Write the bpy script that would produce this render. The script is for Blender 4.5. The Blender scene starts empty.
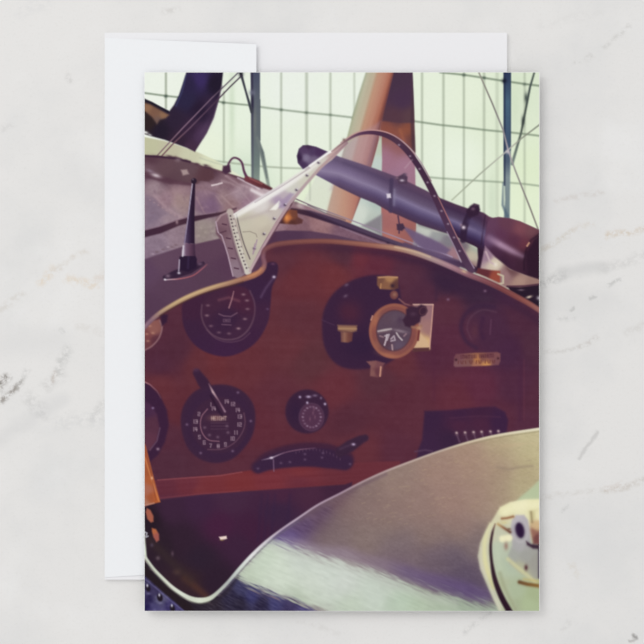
import bpy, math
import numpy as np

# A greeting card printed edge to edge with a photograph of an old aeroplane
# cockpit, lying on its envelope on a white marble top, seen from above.
U = 0.00033                      # metres per artwork unit

def at(x, y, z=0.0):
    return ((x - 322) * U, (322 - y) * U, z)

scene = bpy.context.scene
# ---- camera -------------------------------------------------------------
cam_data = bpy.data.cameras.new('camera')
cam = bpy.data.objects.new('camera', cam_data)
scene.collection.objects.link(cam)
CAM_H = 0.95
cam.location = (0, 0, CAM_H)
cam.rotation_euler = (0, 0, 0)
cam_data.sensor_width = 36
cam_data.lens = 36 * (CAM_H - 0.0024) / (644 * U)
cam_data.clip_start = 0.01
scene.camera = cam
# ---- world and light ----------------------------------------------------
world = bpy.data.worlds.new('world')
scene.world = world
world.use_nodes = True
bg = world.node_tree.nodes['Background']
bg.inputs[0].default_value = (1.0, 0.995, 1.0, 1)
bg.inputs[1].default_value = 0.88
ld = bpy.data.lights.new('window_softbox', 'AREA')
ld.shape = 'DISK'
ld.size = 1.15
ld.energy = 9.5
ld.color = (1.0, 0.995, 0.98)
lo = bpy.data.objects.new('window_softbox', ld)
scene.collection.objects.link(lo)
lo.location = (-1.05, 1.00, 1.25)
from mathutils import Vector
lo.rotation_euler = (Vector((0, 0, 0)) - Vector(lo.location)).to_track_quat('-Z', 'Y').to_euler()
scene.view_settings.view_transform = 'Standard'
scene.view_settings.look = 'None'
scene.view_settings.gamma = 1
scene.view_settings.use_curve_mapping = False
scene.view_settings.exposure = -0.085
K = 0.985                         # light on a level white sheet at the card

def lin(c):
    return [(v / 255 / 12.92 if v <= 10.3 else ((v / 255 + .055) / 1.055) ** 2.4) for v in c]

def albedo(c):
    return tuple(min(v / K, .97) for v in lin(c)) + (1,)
# --- PRINT BEGIN ---------------------------------------------------------
# The picture printed on the card, composed from outlines and inks.
# Units of the artwork: 1 unit = 0.33 mm of card, y counts down the card.
AX0, AY0, AX1, AY1 = 144.7, 72.6, 539.1, 610.8
RES = 1.5
NX = int(round((AX1 - AX0) * RES)) + 1
NY = int(round((AY1 - AY0) * RES)) + 1
gx = np.linspace(AX0, AX1, NX)
gy = np.linspace(AY0, AY1, NY)
GX, GY = np.meshgrid(gx, gy)
ink = np.full((NY, NX, 3), 235.0)
pid = np.zeros((NY, NX), np.int32)
PARTS = ['']            # index -> (name, parent index, label)
PINFO = {}
CUR = [0]

def part(name, parent=0, label=None):
    PARTS.append(name)
    i = len(PARTS) - 1
    PINFO[i] = (name, parent, label)
    CUR[0] = i
    return i

def use(i):
    CUR[0] = i

def win(xa, ya, xb, yb):
    i0 = max(0, int((xa - AX0) * RES) - 1); i1 = min(NX, int((xb - AX0) * RES) + 3)
    j0 = max(0, int((ya - AY0) * RES) - 1); j1 = min(NY, int((yb - AY0) * RES) + 3)
    if i1 <= i0 or j1 <= j0:
        return None
    return slice(j0, j1), slice(i0, i1)

def smooth(pts, n=6, closed=False):
    P = np.array(pts, float); m = len(P); out = []
    rng = range(m) if closed else range(m - 1)
    for i in rng:
        if closed:
            p0, p1, p2, p3 = P[(i - 1) % m], P[i], P[(i + 1) % m], P[(i + 2) % m]
        else:
            p0 = P[i - 1] if i > 0 else 2 * P[0] - P[1]
            p1, p2 = P[i], P[i + 1]
            p3 = P[i + 2] if i + 2 < m else 2 * P[-1] - P[-2]
        for k in range(n):
            t = k / n
            out.append(.5 * ((2 * p1) + (p2 - p0) * t + (2 * p0 - 5 * p1 + 4 * p2 - p3) * t * t + (3 * p1 - p0 - 3 * p2 + p3) * t ** 3))
    if not closed:
        out.append(P[-1])
    return np.array(out)

_rs = np.random.RandomState(7)
_lat = _rs.rand(256, 256)

def noise(x, y, sx, sy=None, ang=0.0, seed=0):
    sy = sy or sx
    c, s = math.cos(ang), math.sin(ang)
    u = (x * c + y * s) / sx + 17.3 * seed + 500
    v = (-x * s + y * c) / sy + 9.1 * seed + 500
    iu = np.floor(u).astype(int); iv = np.floor(v).astype(int)
    fu = u - iu; fv = v - iv
    fu = fu * fu * (3 - 2 * fu); fv = fv * fv * (3 - 2 * fv)
    g = lambda a, b: _lat[a & 255, b & 255]
    return ((g(iu, iv) * (1 - fu) + g(iu + 1, iv) * fu) * (1 - fv) + (g(iu, iv + 1) * (1 - fu) + g(iu + 1, iv + 1) * fu) * fv) * 2 - 1

def blend(w, a, col, mark=True, tex=None):
    x, y = GX[w], GY[w]
    c = np.asarray(col(x, y) if callable(col) else col, float)
    if c.ndim == 1:
        c = np.broadcast_to(c, x.shape + (3,))
    if tex:
        for t in (tex if isinstance(tex, list) else [tex]):
            amp, sx, sy, ang, seed = t
            c = c + (noise(x, y, sx, sy, ang, seed) * amp)[..., None]
    a = a[..., None]
    ink[w] = ink[w] * (1 - a) + c * a
    if mark:
        pid[w][a[..., 0] > .5] = CUR[0]

def segdist(x, y, P, closed):
    d2 = np.full(x.shape, 1e9); tt = np.zeros(x.shape)
    m = len(P)
    for i in range(m if closed else m - 1):
        ax, ay = P[i]; bx, by = P[(i + 1) % m]
        dx, dy = bx - ax, by - ay
        L = dx * dx + dy * dy + 1e-9
        t = np.clip(((x - ax) * dx + (y - ay) * dy) / L, 0, 1)
        q = (x - ax - t * dx) ** 2 + (y - ay - t * dy) ** 2
        k = q < d2
        d2 = np.where(k, q, d2); tt = np.where(k, i + t, tt)
    return np.sqrt(d2), tt

def edge(d, soft):
    return np.clip(.5 - d / (2 * soft), 0, 1) if soft < 1.2 else 1 / (1 + np.exp(np.clip(d / (soft * .42), -40, 40)))

def poly(pts, col, soft=.7, sm=False, alpha=1.0, mark=True, tex=None, rough=None):
    P = smooth(pts, 5, True) if sm else np.array(pts, float)
    pad = soft * 3 + 1
    w = win(P[:, 0].min() - pad, P[:, 1].min() - pad, P[:, 0].max() + pad, P[:, 1].max() + pad)
    if w is None:
        return
    x, y = GX[w], GY[w]
    d, _ = segdist(x, y, P, True)
    ins = np.zeros(x.shape, bool); m = len(P)
    for i in range(m):
        ax, ay = P[i]; bx, by = P[(i + 1) % m]
        if ay == by:
            continue
        c = ((ay > y) != (by > y)) & (x < (bx - ax) * (y - ay) / (by - ay) + ax)
        ins ^= c
    d = np.where(ins, -d, d)
    for amp, sx, sy, ang, seed in (rough or []):
        d = d + noise(x, y, sx, sy, ang, seed) * amp
    blend(w, edge(d, soft) * alpha, col, mark and alpha > .6, tex)

def cover(pts, soft=.7):
    P = np.array(pts, float)
    d, _ = segdist(GX, GY, P, True)
    ins = np.zeros(GX.shape, bool); m = len(P)
    for i in range(m):
        ax, ay = P[i]; bx, by = P[(i + 1) % m]
        if ay != by:
            ins ^= ((ay > GY) != (by > GY)) & (GX < (bx - ax) * (GY - ay) / (by - ay) + ax)
    return edge(np.where(ins, -d, d), soft)[..., None]

def line(pts, wd, col, soft=.6, sm=False, alpha=1.0, mark=False, taper=None, tex=None):
    """wd: width or list per point; col: colour or list per point; alpha likewise"""
    n = 6
    P0 = np.array(pts, float)
    P = smooth(P0, n) if sm else P0
    k = n if sm else 1
    idx = np.arange(len(P)) / k
    W = np.interp(idx, np.arange(len(P0)), wd) if isinstance(wd, (list, tuple)) else np.full(len(P), float(wd))
    A = np.interp(idx, np.arange(len(P0)), alpha) if isinstance(alpha, (list, tuple)) else np.full(len(P), float(alpha))
    multi = isinstance(col, list)
    if multi:
        C0 = np.array(col, float)
        C = np.stack([np.interp(idx, np.arange(len(P0)), C0[:, j]) for j in range(3)], 1)
    pad = W.max() / 2 + soft * 3 + 1
    w = win(P[:, 0].min() - pad, P[:, 1].min() - pad, P[:, 0].max() + pad, P[:, 1].max() + pad)
    if w is None:
        return
    x, y = GX[w], GY[w]
    d, t = segdist(x, y, P, False)
    ww = np.interp(t, np.arange(len(P)), W)
    aa = np.interp(t, np.arange(len(P)), A)
    a = edge(d - ww / 2, soft) * aa
    # thin lines lose strength instead of width
    if multi:
        cc = np.stack([np.interp(t, np.arange(len(P)), C[:, j]) for j in range(3)], -1)
        blend(w, a, lambda X, Y: cc, mark, tex)
    else:
        blend(w, a, col, mark, tex)

def oval(cx, cy, rx, ry, col, soft=.7, rot=0.0, alpha=1.0, mark=True, ring=None, tex=None):
    pad = max(rx, ry) + soft * 3 + 2
    w = win(cx - pad, cy - pad, cx + pad, cy + pad)
    if w is None:
        return
    x, y = GX[w] - cx, GY[w] - cy
    c, s = math.cos(rot), math.sin(rot)
    u, v = (x * c + y * s), (-x * s + y * c)
    r = np.sqrt((u / rx) ** 2 + (v / ry) ** 2) + 1e-9
    g = np.sqrt((u / rx ** 2) ** 2 + (v / ry ** 2) ** 2) / r + 1e-9
    d = (r - 1) / g
    if ring:
        d = np.abs(d) - ring / 2
    blend(w, edge(d, soft) * alpha, col, mark and alpha > .6, tex)

def glow(cx, cy, rx, ry, col, alpha=1.0, rot=0.0, p=1.0):
    """a soft patch of ink"""
    m = max(rx, ry) * 2.6
    w = win(cx - m, cy - m, cx + m, cy + m)
    if w is None:
        return
    x, y = GX[w] - cx, GY[w] - cy
    c, s = math.cos(rot), math.sin(rot)
    u, v = (x * c + y * s) / rx, (-x * s + y * c) / ry
    blend(w, np.exp(-(u * u + v * v) ** p) * alpha, col, False)

def field(pts, e=60.0, p=1.6):
    P = np.array([(a[0], a[1]) + tuple(a[2]) for a in pts], float)
    def f(x, y):
        W = 0; C = 0
        for q in P:
            w = 1.0 / ((x - q[0]) ** 2 + (y - q[1]) ** 2 + e) ** p
            W = W + w; C = C + w[..., None] * q[2:]
        return C / W[..., None]
    return f

def ramp(p0, p1, stops):
    """colour ramp from point p0 to p1; stops [(t, rgb), ...]"""
    dx, dy = p1[0] - p0[0], p1[1] - p0[1]; L = dx * dx + dy * dy
    T = [s[0] for s in stops]; C = np.array([s[1] for s in stops], float)
    def f(x, y):
        t = ((x - p0[0]) * dx + (y - p0[1]) * dy) / L
        return np.stack([np.interp(t, T, C[:, j]) for j in range(3)], -1)
    return f

FONT = {'0': [[(0, 0), (1, 0), (1, 2), (0, 2), (0, 0)]], '1': [[(.5, 0), (.5, 2)]],
        '2': [[(0, 0), (1, 0), (1, 1), (0, 1), (0, 2), (1, 2)]], '3': [[(0, 0), (1, 0), (1, 2), (0, 2)], [(.2, 1), (1, 1)]],
        '4': [[(0, 0), (0, 1.2), (1, 1.2)], [(.8, 0), (.8, 2)]], '5': [[(1, 0), (0, 0), (0, 1), (1, 1), (1, 2), (0, 2)]],
        '6': [[(1, 0), (0, 0), (0, 2), (1, 2), (1, 1), (0, 1)]], '7': [[(0, 0), (1, 0), (.4, 2)]],
        '8': [[(0, 0), (1, 0), (1, 2), (0, 2), (0, 0)], [(0, 1), (1, 1)]], '9': [[(1, 1), (0, 1), (0, 0), (1, 0), (1, 2), (0, 2)]],
        'H': [[(0, 0), (0, 2)], [(1, 0), (1, 2)], [(0, 1), (1, 1)]], 'E': [[(1, 0), (0, 0), (0, 2), (1, 2)], [(0, 1), (.8, 1)]],
        'I': [[(.5, 0), (.5, 2)]], 'G': [[(1, 0), (0, 0), (0, 2), (1, 2), (1, 1), (.6, 1)]], 'T': [[(0, 0), (1, 0)], [(.5, 0), (.5, 2)]],
        'S': [[(1, 0), (0, 0), (0, 1), (1, 1), (1, 2), (0, 2)]], 'A': [[(0, 2), (0, .6), (.5, 0), (1, .6), (1, 2)], [(0, 1.2), (1, 1.2)]],
        'R': [[(0, 2), (0, 0), (1, 0), (1, 1), (0, 1), (1, 2)]], 'N': [[(0, 2), (0, 0), (1, 2), (1, 0)]],
        'M': [[(0, 2), (0, 0), (.5, 1), (1, 0), (1, 2)]], 'O': [[(0, 0), (1, 0), (1, 2), (0, 2), (0, 0)]]}

def text(s, cx, cy, w, h, pitch, col, wd=.5, rot=0.0, alpha=1.0):
    c, sn = math.cos(rot), math.sin(rot)
    x = -(len(s) - 1) * pitch / 2
    for ch in s:
        for st in FONT.get(ch, []):
            P = []
            for (a, b) in st:
                u, v = x + (a - .5) * w, (b - 1) * h / 2
                P.append((cx + u * c - v * sn, cy + u * sn + v * c))
            line(P, wd, col, .7, alpha=alpha)
        x += pitch
# ---- hangar windows behind the aeroplane --------------------------------
WIN = part('printed_hangar_window', 0, 'pale green glazed hangar wall in the printed picture')
blend((slice(None), slice(None)), np.ones((NY, NX)), field([
    (150, 80, (235, 241, 230)), (160, 125, (237, 242, 232)), (210, 150, (232, 240, 218)), (235, 120, (230, 240, 222)),
    (290, 90, (234, 240, 231)), (300, 150, (232, 240, 224)), (345, 90, (234, 241, 229)), (430, 100, (230, 239, 220)),
    (470, 100, (230, 239, 218)), (460, 160, (233, 242, 225)), (490, 120, (223, 234, 210)), (525, 90, (218, 230, 205)),
    (530, 170, (223, 236, 204)), (525, 200, (228, 239, 210)), (480, 200, (228, 238, 216)), (235, 180, (205, 222, 200)), (320, 200, (226, 236, 208)),
    (365, 215, (212, 226, 208)), (445, 230, (200, 210, 190))], 200, 1.5))
def gl(pts, wd, col, al, soft=1.0):
    line(pts, wd * 1.12, col, soft, alpha=min(1, al * 1.22))
V = (150, 160, 140)
for x, ya, yb, w_, al in [(166, 72, 108, 1.6, .75), (223.9, 92, 162, 1.6, .55), (281.2, 72, 205, 1.7, .5), (306.6, 72, 150, 2.6, .42),
                          (330.4, 72, 150, 1.9, .45), (310, 175, 200, 1.6, .3), (354.3, 72, 122, 1.6, .38), (422, 72, 190, 1.8, .5), (443.4, 72, 202, 2.0, .5),
                          (463.8, 72, 212, 1.8, .5), (484, 72, 222, 2.2, .42), (497, 72, 225, 3.0, .22), (524.5, 72, 222, 2.0, .35)]:
    gl([(x, ya), (x, yb)], w_, V, al, 1.1)
glow(232, 110, 3, 45, (190, 208, 180), .5)
glow(492, 200, 5, 30, (200, 215, 190), .6)
glow(515, 110, 5, 30, (205, 220, 192), .5)
H = (110, 125, 105)
gl([(144, 93), (166, 96), (180, 97.5)], 1.3, H, .75)
gl([(215, 101), (223, 102.5), (241, 104.5), (252, 105.5)], 1.3, H, .7)
gl([(260, 107), (281, 109.8), (306, 112.7), (330, 115), (356, 118)], 1.5, H, .55)
gl([(412, 121), (440, 125), (464, 127.5), (484, 130), (503, 131.8), (524, 134), (540, 136)], 1.5, H, .62)
gl([(440, 72.4), (464, 75), (484, 78), (503, 81), (524, 84), (540, 86)], 1.5, H, .7)
gl([(200, 159), (235, 163.5), (262, 166.5), (285, 168), (302, 168.5)], 1.4, V, .6)
gl([(415, 176), (440, 178.3), (464, 180), (503, 182.3), (524, 184), (540, 186)], 1.5, H, .45)
for x, y, a_ in [(166, 96.3, .9), (223.5, 102.8, .7), (281.2, 109.9, .5), (306.5, 112.8, .45), (330.4, 115, .3), (463.8, 75.2, .7), (484, 78, .7), (524.5, 84.5, .5)]:
    glow(x, y, 1.8, 1.6, (70, 85, 75), a_)

POST = part('printed_steel_post', WIN, 'dark steel window post')
poly([(251, 72), (260, 72), (260.2, 150), (259.5, 188), (253, 188), (251.5, 150)],
     ramp((0, 72), (0, 188), [(0, (72, 76, 98)), (.25, (92, 98, 108)), (.55, (100, 108, 112)), (.8, (110, 124, 120)), (1, (140, 152, 142))]), .8)
line([(251.8, 72), (252.3, 100), (252.5, 188)], 2.4, [(48, 44, 68), (60, 58, 80), (100, 108, 112)], .8, alpha=.9)
line([(260, 100), (260, 140)], 1.0, (60, 66, 78), .8, alpha=.6)
glow(252, 93, 3, 3, (120, 122, 140), .8)
glow(255, 122, 1.6, 14, (118, 122, 118), .6)
glow(252.5, 103, 1.4, 8, (42, 38, 60), .8)
line([(240.5, 72), (246, 92), (251.8, 112)], [2.8, 2.0, 3], (62, 64, 74), .7)
glow(241, 74, 2.5, 3, (30, 32, 40), .8)
line([(257, 138), (262, 153), (269, 188)], [3, 4.5, 3], [(110, 118, 118), (112, 122, 120), (148, 160, 148)], .9)
line([(262, 150), (267, 178)], .8, (70, 80, 84), .7, alpha=.5)
POST2 = part('printed_steel_post', WIN, 'navy steel window post')
poly([(503.6, 72), (510.8, 72), (510.6, 150), (510, 185), (509.5, 222), (503.5, 222), (505, 200), (503.8, 165)],
     ramp((0, 72), (0, 222), [(0, (44, 54, 84)), (.2, (72, 98, 120)), (.45, (66, 84, 110)), (.6, (80, 94, 112)), (.7, (128, 142, 146)), (.9, (120, 136, 140)), (1, (100, 112, 124))]), .9)
line([(504.4, 72), (504.4, 185)], 1.8, (34, 42, 70), .8, alpha=.8)
line([(510.2, 72), (510.2, 150)], 1.0, (50, 66, 88), .8, alpha=.8)
line([(503, 183), (502.6, 205), (507, 216)], [1.2, 2.5, 3], (80, 98, 116), 1, alpha=.7)
glow(504.2, 81, 2.4, 2.4, (20, 24, 40), .9)
ROD = part('printed_brace_rod', WIN)
line([(534.4, 72), (530, 87), (525.5, 110), (521, 133), (512, 164)], [1.8, 2, 2.2, 2.2, 3], [(80, 90, 84), (70, 80, 78), (78, 88, 82), (88, 98, 88), (120, 134, 130)], .8, mark=True)
glow(526, 98, 1.8, 5, (50, 60, 60), .8)
glow(523, 121, 1.8, 5, (50, 58, 58), .8)
WIRE = part('printed_bracing_wire', WIN)
line([(540.5, 124), (522, 138), (508, 150), (480, 174), (452, 200)], 1.3, [(120, 124, 112), (140, 142, 128), (190, 188, 180), (160, 166, 148), (176, 184, 162)], .7, mark=True)
line([(478.5, 72), (492, 103), (503, 130), (508, 150), (515, 170), (530, 208), (539, 232)], 1.5,
     [(150, 148, 136), (126, 122, 118), (140, 134, 136), (176, 166, 172), (146, 142, 140), (128, 122, 118), (140, 136, 128)], .7, mark=True)
glow(507.5, 152, 2, 2, (205, 196, 202), .8)

# ---- propeller ----------------------------------------------------------
PROP = part('printed_propeller', 0, 'brown wooden propeller blades')
poly([(380, 121), (393, 72), (412.3, 72), (413.8, 110), (415.5, 160), (417, 250), (380, 250), (380, 150)],
     field([(398, 76, (78, 56, 76)), (402, 100, (72, 50, 72)), (398, 119, (78, 54, 68)), (390, 130, (140, 80, 66)), (405, 130, (146, 84, 62)), (400, 145, (140, 82, 80)),
            (413, 140, (96, 60, 60)), (385, 160, (156, 106, 124)), (405, 165, (160, 112, 132)), (395, 180, (150, 108, 130)),
            (386, 222, (156, 92, 86)), (405, 235, (150, 84, 74)), (392, 210, (170, 100, 92)), (390, 240, (176, 104, 88))], 90, 2.2), .8)
poly([(382, 121), (393, 74), (393, 72), (412.3, 72), (413.8, 110), (414, 123), (400, 123)], field([(394, 80, (70, 50, 70)), (402, 100, (72, 50, 74)), (395, 118, (84, 56, 68)), (410, 118, (88, 62, 70))], 30, 2), 1.0)
poly([(412, 72), (413.2, 90), (415.5, 152), (412, 150), (410.5, 125)], (70, 50, 62), 1.0, alpha=.7)
line([(400, 130), (404, 142)], 3, (176, 108, 76), 1.6, alpha=.35)
poly([(366.5, 72), (393.5, 72), (388, 95), (381, 121), (379, 140), (371, 172), (352, 223), (324, 224), (334, 186), (345, 145), (352, 118), (359, 95)],
     ramp((385.3, 0), (412.2, 7.5), [(0, (168, 172, 144)), (.12, (184, 180, 156)), (.34, (190, 176, 152)), (.46, (186, 144, 120)), (.7, (184, 132, 112)), (.88, (166, 104, 86)), (1, (122, 70, 66))]), .9,
     tex=(4, 2.5, 50, .27, 3))
poly([(354, 137), (381, 121), (374, 150), (366, 190), (330, 190), (345, 145)], (176, 146, 160), 2, alpha=.42, mark=False)
poly([(334, 184), (360, 194), (352, 223), (324, 224)], ramp((330, 0), (358, 0), [(0, (192, 156, 132)), (.5, (192, 142, 112)), (1, (178, 112, 90))]), 1.5, alpha=.9, mark=False)
line([(366.5, 72), (359, 95), (352, 119)], 1.2, (150, 158, 132), 1.0, alpha=.6)
line([(393, 74), (387, 97), (381, 120), (379, 132)], 1.0, (118, 68, 66), .8, alpha=.7)
use(WIN)
poly([(381.5, 134), (382, 160), (381, 200), (382, 245), (362, 228), (351, 224), (362, 195), (372, 165)],
     field([(379, 145, (190, 205, 176)), (375, 165, (196, 214, 200)), (368, 190, (200, 218, 206)), (360, 215, (214, 226, 208)), (378, 200, (176, 196, 182)), (372, 220, (186, 200, 184))], 20, 2), .8)
poly([(362, 226), (382, 214), (382, 236), (375, 232)], (120, 116, 120), 1.5, alpha=.9)
poly([(415, 160), (425, 172), (440, 205), (445, 240), (417, 235)], (216, 228, 204), 1)
poly([(417, 222), (445, 232), (470, 246), (475, 262), (440, 252), (417, 240)], (150, 156, 146), 1.5)
glow(434, 232, 5, 3, (222, 220, 200), .6)

# ---- black shape on the left, cream strip -------------------------------
CREAM = part('printed_cream_fairing', 0, 'cream strip along the fuselage')
poly([(144, 137), (165, 141), (195, 151), (215, 160), (236, 173), (262, 190), (230, 182), (144, 162)],
     field([(150, 147, (190, 190, 158)), (170, 150, (192, 188, 162)), (190, 157, (200, 200, 172)), (210, 165, (216, 220, 190)), (235, 176, (226, 232, 206))], 20, 2), .9)
line([(200, 158), (215, 163), (228, 166)], 1.2, (180, 186, 166), .9, alpha=.6)
WING = part('printed_black_strut', 0, 'curved black fin beside the window')
poly([(144, 98.5), (152, 102), (161, 107), (169.5, 111), (174, 105), (179, 95), (183, 83), (186.5, 72), (223.2, 72), (222, 84), (219, 100), (214, 117), (207, 133), (200, 144), (195, 152), (187, 148), (176, 144), (165, 140), (150, 136), (144, 134)],
     field([(200, 80, (58, 44, 92)), (190, 84, (44, 36, 66)), (215, 84, (34, 26, 44)), (186, 100, (44, 38, 66)), (200, 110, (40, 28, 50)), (212, 108, (54, 38, 62)), (175, 120, (46, 34, 54)),
            (190, 130, (54, 36, 58)), (200, 135, (72, 50, 78)), (160, 130, (36, 28, 44)), (150, 122, (46, 34, 36)), (180, 141, (50, 34, 52)), (190, 148, (66, 44, 66))], 18, 2), .8)
poly([(144, 103), (150, 104.5), (158, 109), (169, 115), (166, 118), (160, 120), (157, 124), (152, 117), (146, 112), (144, 111)],
     field([(147, 107, (140, 104, 80)), (155, 112, (122, 88, 72)), (164, 116, (140, 104, 80)), (159, 121, (110, 86, 80))], 8, 2), 1.2)
line([(144, 100), (152, 103.2), (161, 108), (168, 112)], 1.6, (28, 26, 40), .8)
line([(176, 106), (182, 92), (186, 76)], 1.4, (70, 78, 120), .9, alpha=.5)
line([(222, 86), (213, 119), (203, 138)], 1.2, (96, 72, 100), .9, alpha=.6)
glow(205, 128, 3, 12, (84, 62, 90), .6, .5)
glow(145.5, 132.5, 3, 1.4, (226, 226, 222), 1, .3)
glow(150, 135, 2, 1, (200, 200, 200), .8, .3)
line([(239, 72), (222.5, 88), (212, 98), (182, 129), (157, 156)], 1.1, [(70, 60, 80), (80, 66, 82), (120, 96, 116), (140, 110, 130), (112, 84, 92)], .6)
line([(242, 75.5), (230, 87), (219, 98.5), (190, 128), (173, 144), (161, 157)], 1.3, [(60, 50, 66), (60, 46, 62), (70, 50, 70), (104, 78, 98), (112, 78, 88), (110, 76, 82)], .6)
line([(239, 74), (223, 90)], .8, (190, 190, 180), .6, alpha=.4)

# ---- fuselage -----------------------------------------------------------
FUS = part('printed_fuselage', 0, 'mauve metal nose of the fuselage')
TOP = [(144, 155), (158, 156), (172, 157.5), (188, 161), (202, 166), (214, 169.5), (226, 173), (240, 177), (255, 182), (272, 190), (290, 200), (310, 207), (345, 222), (380, 236), (420, 251), (450, 262)]
poly(TOP + [(460, 300), (300, 300), (144, 345)],
     field([(150, 160, (76, 48, 64)), (148, 170, (92, 64, 80)), (155, 188, (150, 128, 136)), (165, 175, (84, 56, 70)), (185, 166, (92, 66, 78)), (205, 172, (84, 56, 70)),
            (150, 205, (140, 118, 132)), (165, 200, (148, 120, 130)), (178, 195, (150, 122, 128)), (172, 215, (150, 128, 138)), (150, 222, (138, 118, 134)),
            (205, 190, (148, 120, 130)), (222, 200, (148, 122, 126)), (213, 205, (120, 92, 118)), (240, 192, (160, 136, 146)), (250, 205, (150, 120, 136)),
            (235, 182, (120, 90, 100)), (230, 206, (146, 116, 120)), (155, 245, (138, 118, 134)), (180, 238, (142, 120, 132)), (205, 230, (148, 134, 130)), (215, 232, (150, 134, 134)),
            (150, 256, (134, 112, 130)), (265, 195, (180, 160, 166)), (275, 215, (150, 120, 130)), (320, 222, (150, 112, 116)), (300, 228, (128, 94, 104)), (345, 232, (120, 88, 104))], 20, 2),
     .9, tex=[(6, 7, 4, .4, 1), (4, 2, 2, 0, 2)])
# dark hatch along the top
poly([(144, 156), (175, 158), (200, 166), (214, 170), (213, 180), (200, 183), (180, 182.5), (160, 178), (144, 172)],
     field([(150, 160, (82, 54, 66)), (165, 170, (98, 72, 80)), (190, 168, (98, 74, 82)), (205, 176, (88, 58, 66)), (170, 180, (90, 64, 74)), (148, 168, (112, 86, 96))], 40, 2), 1.6, sm=True, mark=False, rough=[(1.6, 5, 3, .2, 51)])
for _x, _y, _w in [(170, 156.5, 4), (176, 158.5, 4), (206, 165.5, 3), (197, 164, 3), (186, 160.5, 3)]:
    glow(_x, _y, _w, 1.3, (76, 50, 62), .8, .2)
line([(144, 156), (160, 157), (175, 158.5), (190, 162)], 1.6, (58, 34, 54), .9)
line([(205, 167), (222, 172), (245, 180), (262, 188)], 1.8, [(70, 44, 60), (96, 60, 72), (74, 48, 62), (100, 70, 80)], 1.0, alpha=.85)
poly([(144, 172), (152, 172), (165, 177), (178, 181), (192, 183), (192, 186), (170, 184), (152, 179), (144, 178)], (84, 54, 68), 1.2, mark=False, alpha=.8)
glow(156, 175.5, 5, 2, (205, 190, 196), .9, .3)
glow(150, 171, 4, 1.5, (140, 118, 134), .8, .4)
poly([(181, 170), (187, 169.5), (189, 174), (183, 175.5)], (164, 142, 142), 1.0, mark=False)
glow(178, 160, 3, 2, (130, 108, 116), .8)
line([(212, 185.5), (217, 184.5), (222, 183)], 1.4, (226, 212, 214), .8)
line([(222, 181), (230, 183), (240, 188)], 2.5, (176, 152, 158), 1.4, alpha=.6)
line([(252, 190), (262, 195), (270, 198)], 3.4, (232, 224, 226), 1.4, alpha=.9)
line([(238, 178), (250, 184), (259, 189)], 1.4, (220, 205, 212), .9, alpha=.8)
poly([(196, 192), (215, 190), (222, 208), (203, 214), (192, 205)], (122, 94, 118), 3.0, mark=False, alpha=.45)
poly([(146, 196), (156, 200), (168, 214), (146, 226)], (120, 104, 124), 2.5, mark=False, alpha=.5)
line([(155, 196), (163, 205), (176, 214), (186, 219)], 2.6, (184, 156, 162), 1.4, alpha=.45)
poly([(176, 194), (190, 196), (192, 210), (182, 216), (172, 206)], (164, 142, 134), 3, alpha=.5, mark=False)
line([(196, 197), (205, 214)], 1.0, (166, 138, 140), 1, alpha=.5)
line([(216, 196), (222, 204)], 1.0, (170, 142, 148), 1, alpha=.5)
line([(225, 196), (240, 190), (252, 204)], 1.0, (176, 150, 158), 1, alpha=.4)
line([(226, 176), (238, 184), (256, 190), (268, 196)], 2, (196, 172, 178), 1.4, alpha=.45)
line([(222, 196), (232, 206), (244, 214)], 1.4, (176, 148, 150), 1, alpha=.5)
line([(190, 187), (206, 188), (220, 193)], 2, (126, 96, 104), 1.4, alpha=.5)
for _k in range(60):
    _x = 146 + _rs.rand() * 110; _y = 184 + _rs.rand() * 36
    glow(_x, _y, 2.5, 1.2, (176, 146, 152) if _rs.rand() < .5 else (116, 90, 106), .22, _rs.rand() * 3)
for k in range(9):
    glow(150 + k * 4.2, 200 + k * 2.6, 1.1, .8, (176, 148, 150), .45)
# strap
line([(144, 234), (160, 230), (178, 223), (193, 218.8), (208, 216), (222, 213.5), (236, 208.5)], [7, 7, 6, 6, 4, 3, 2], [(64, 40, 58), (66, 40, 58), (72, 46, 60), (62, 38, 54), (64, 40, 56), (74, 48, 60), (96, 66, 80)], .9)
line([(144, 230.2), (160, 226.2), (178, 219.8), (196, 215.4), (215, 212.5)], .9, (150, 122, 138), .8, alpha=.6)
glow(177, 222, 1.4, 2.2, (160, 132, 140), .8)
for x, y in [(157, 252), (163, 249.5), (172, 247), (176, 245)]:
    glow(x, y, 1.8, 1, (112, 88, 96), .6)
glow(168, 247, 1.4, .9, (190, 170, 180), .6); glow(153, 254, 1.6, 1, (180, 160, 174), .5)
for x, y in [(201, 228), (206, 232), (211, 226), (213, 231), (198, 236)]:
    glow(x, y, 2.2, 1.6, (172, 158, 150), .45)
# dark deck
DECK = part('printed_cockpit_deck', FUS, 'dark cockpit deck')
poly([(144, 259.5), (160, 254), (180, 247.5), (200, 243), (220, 238.5), (231, 237), (242, 255), (265, 232.5), (285, 230.5), (310, 231), (335, 235), (360, 241), (400, 247), (440, 262), (470, 275), (470, 300), (300, 300), (144, 345)],
     field([(150, 270, (92, 66, 90)), (170, 285, (87, 61, 82)), (160, 262, (96, 70, 90)), (150, 310, (84, 58, 80)), (215, 250, (92, 64, 84)), (210, 280, (86, 60, 80)), (225, 265, (86, 58, 80)), (245, 270, (90, 60, 82)),
            (262, 240, (80, 50, 72)), (290, 236, (80, 54, 78)), (320, 238, (90, 62, 84)), (360, 243, (88, 64, 86)), (400, 250, (84, 58, 80))], 25, 2), .9)

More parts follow.
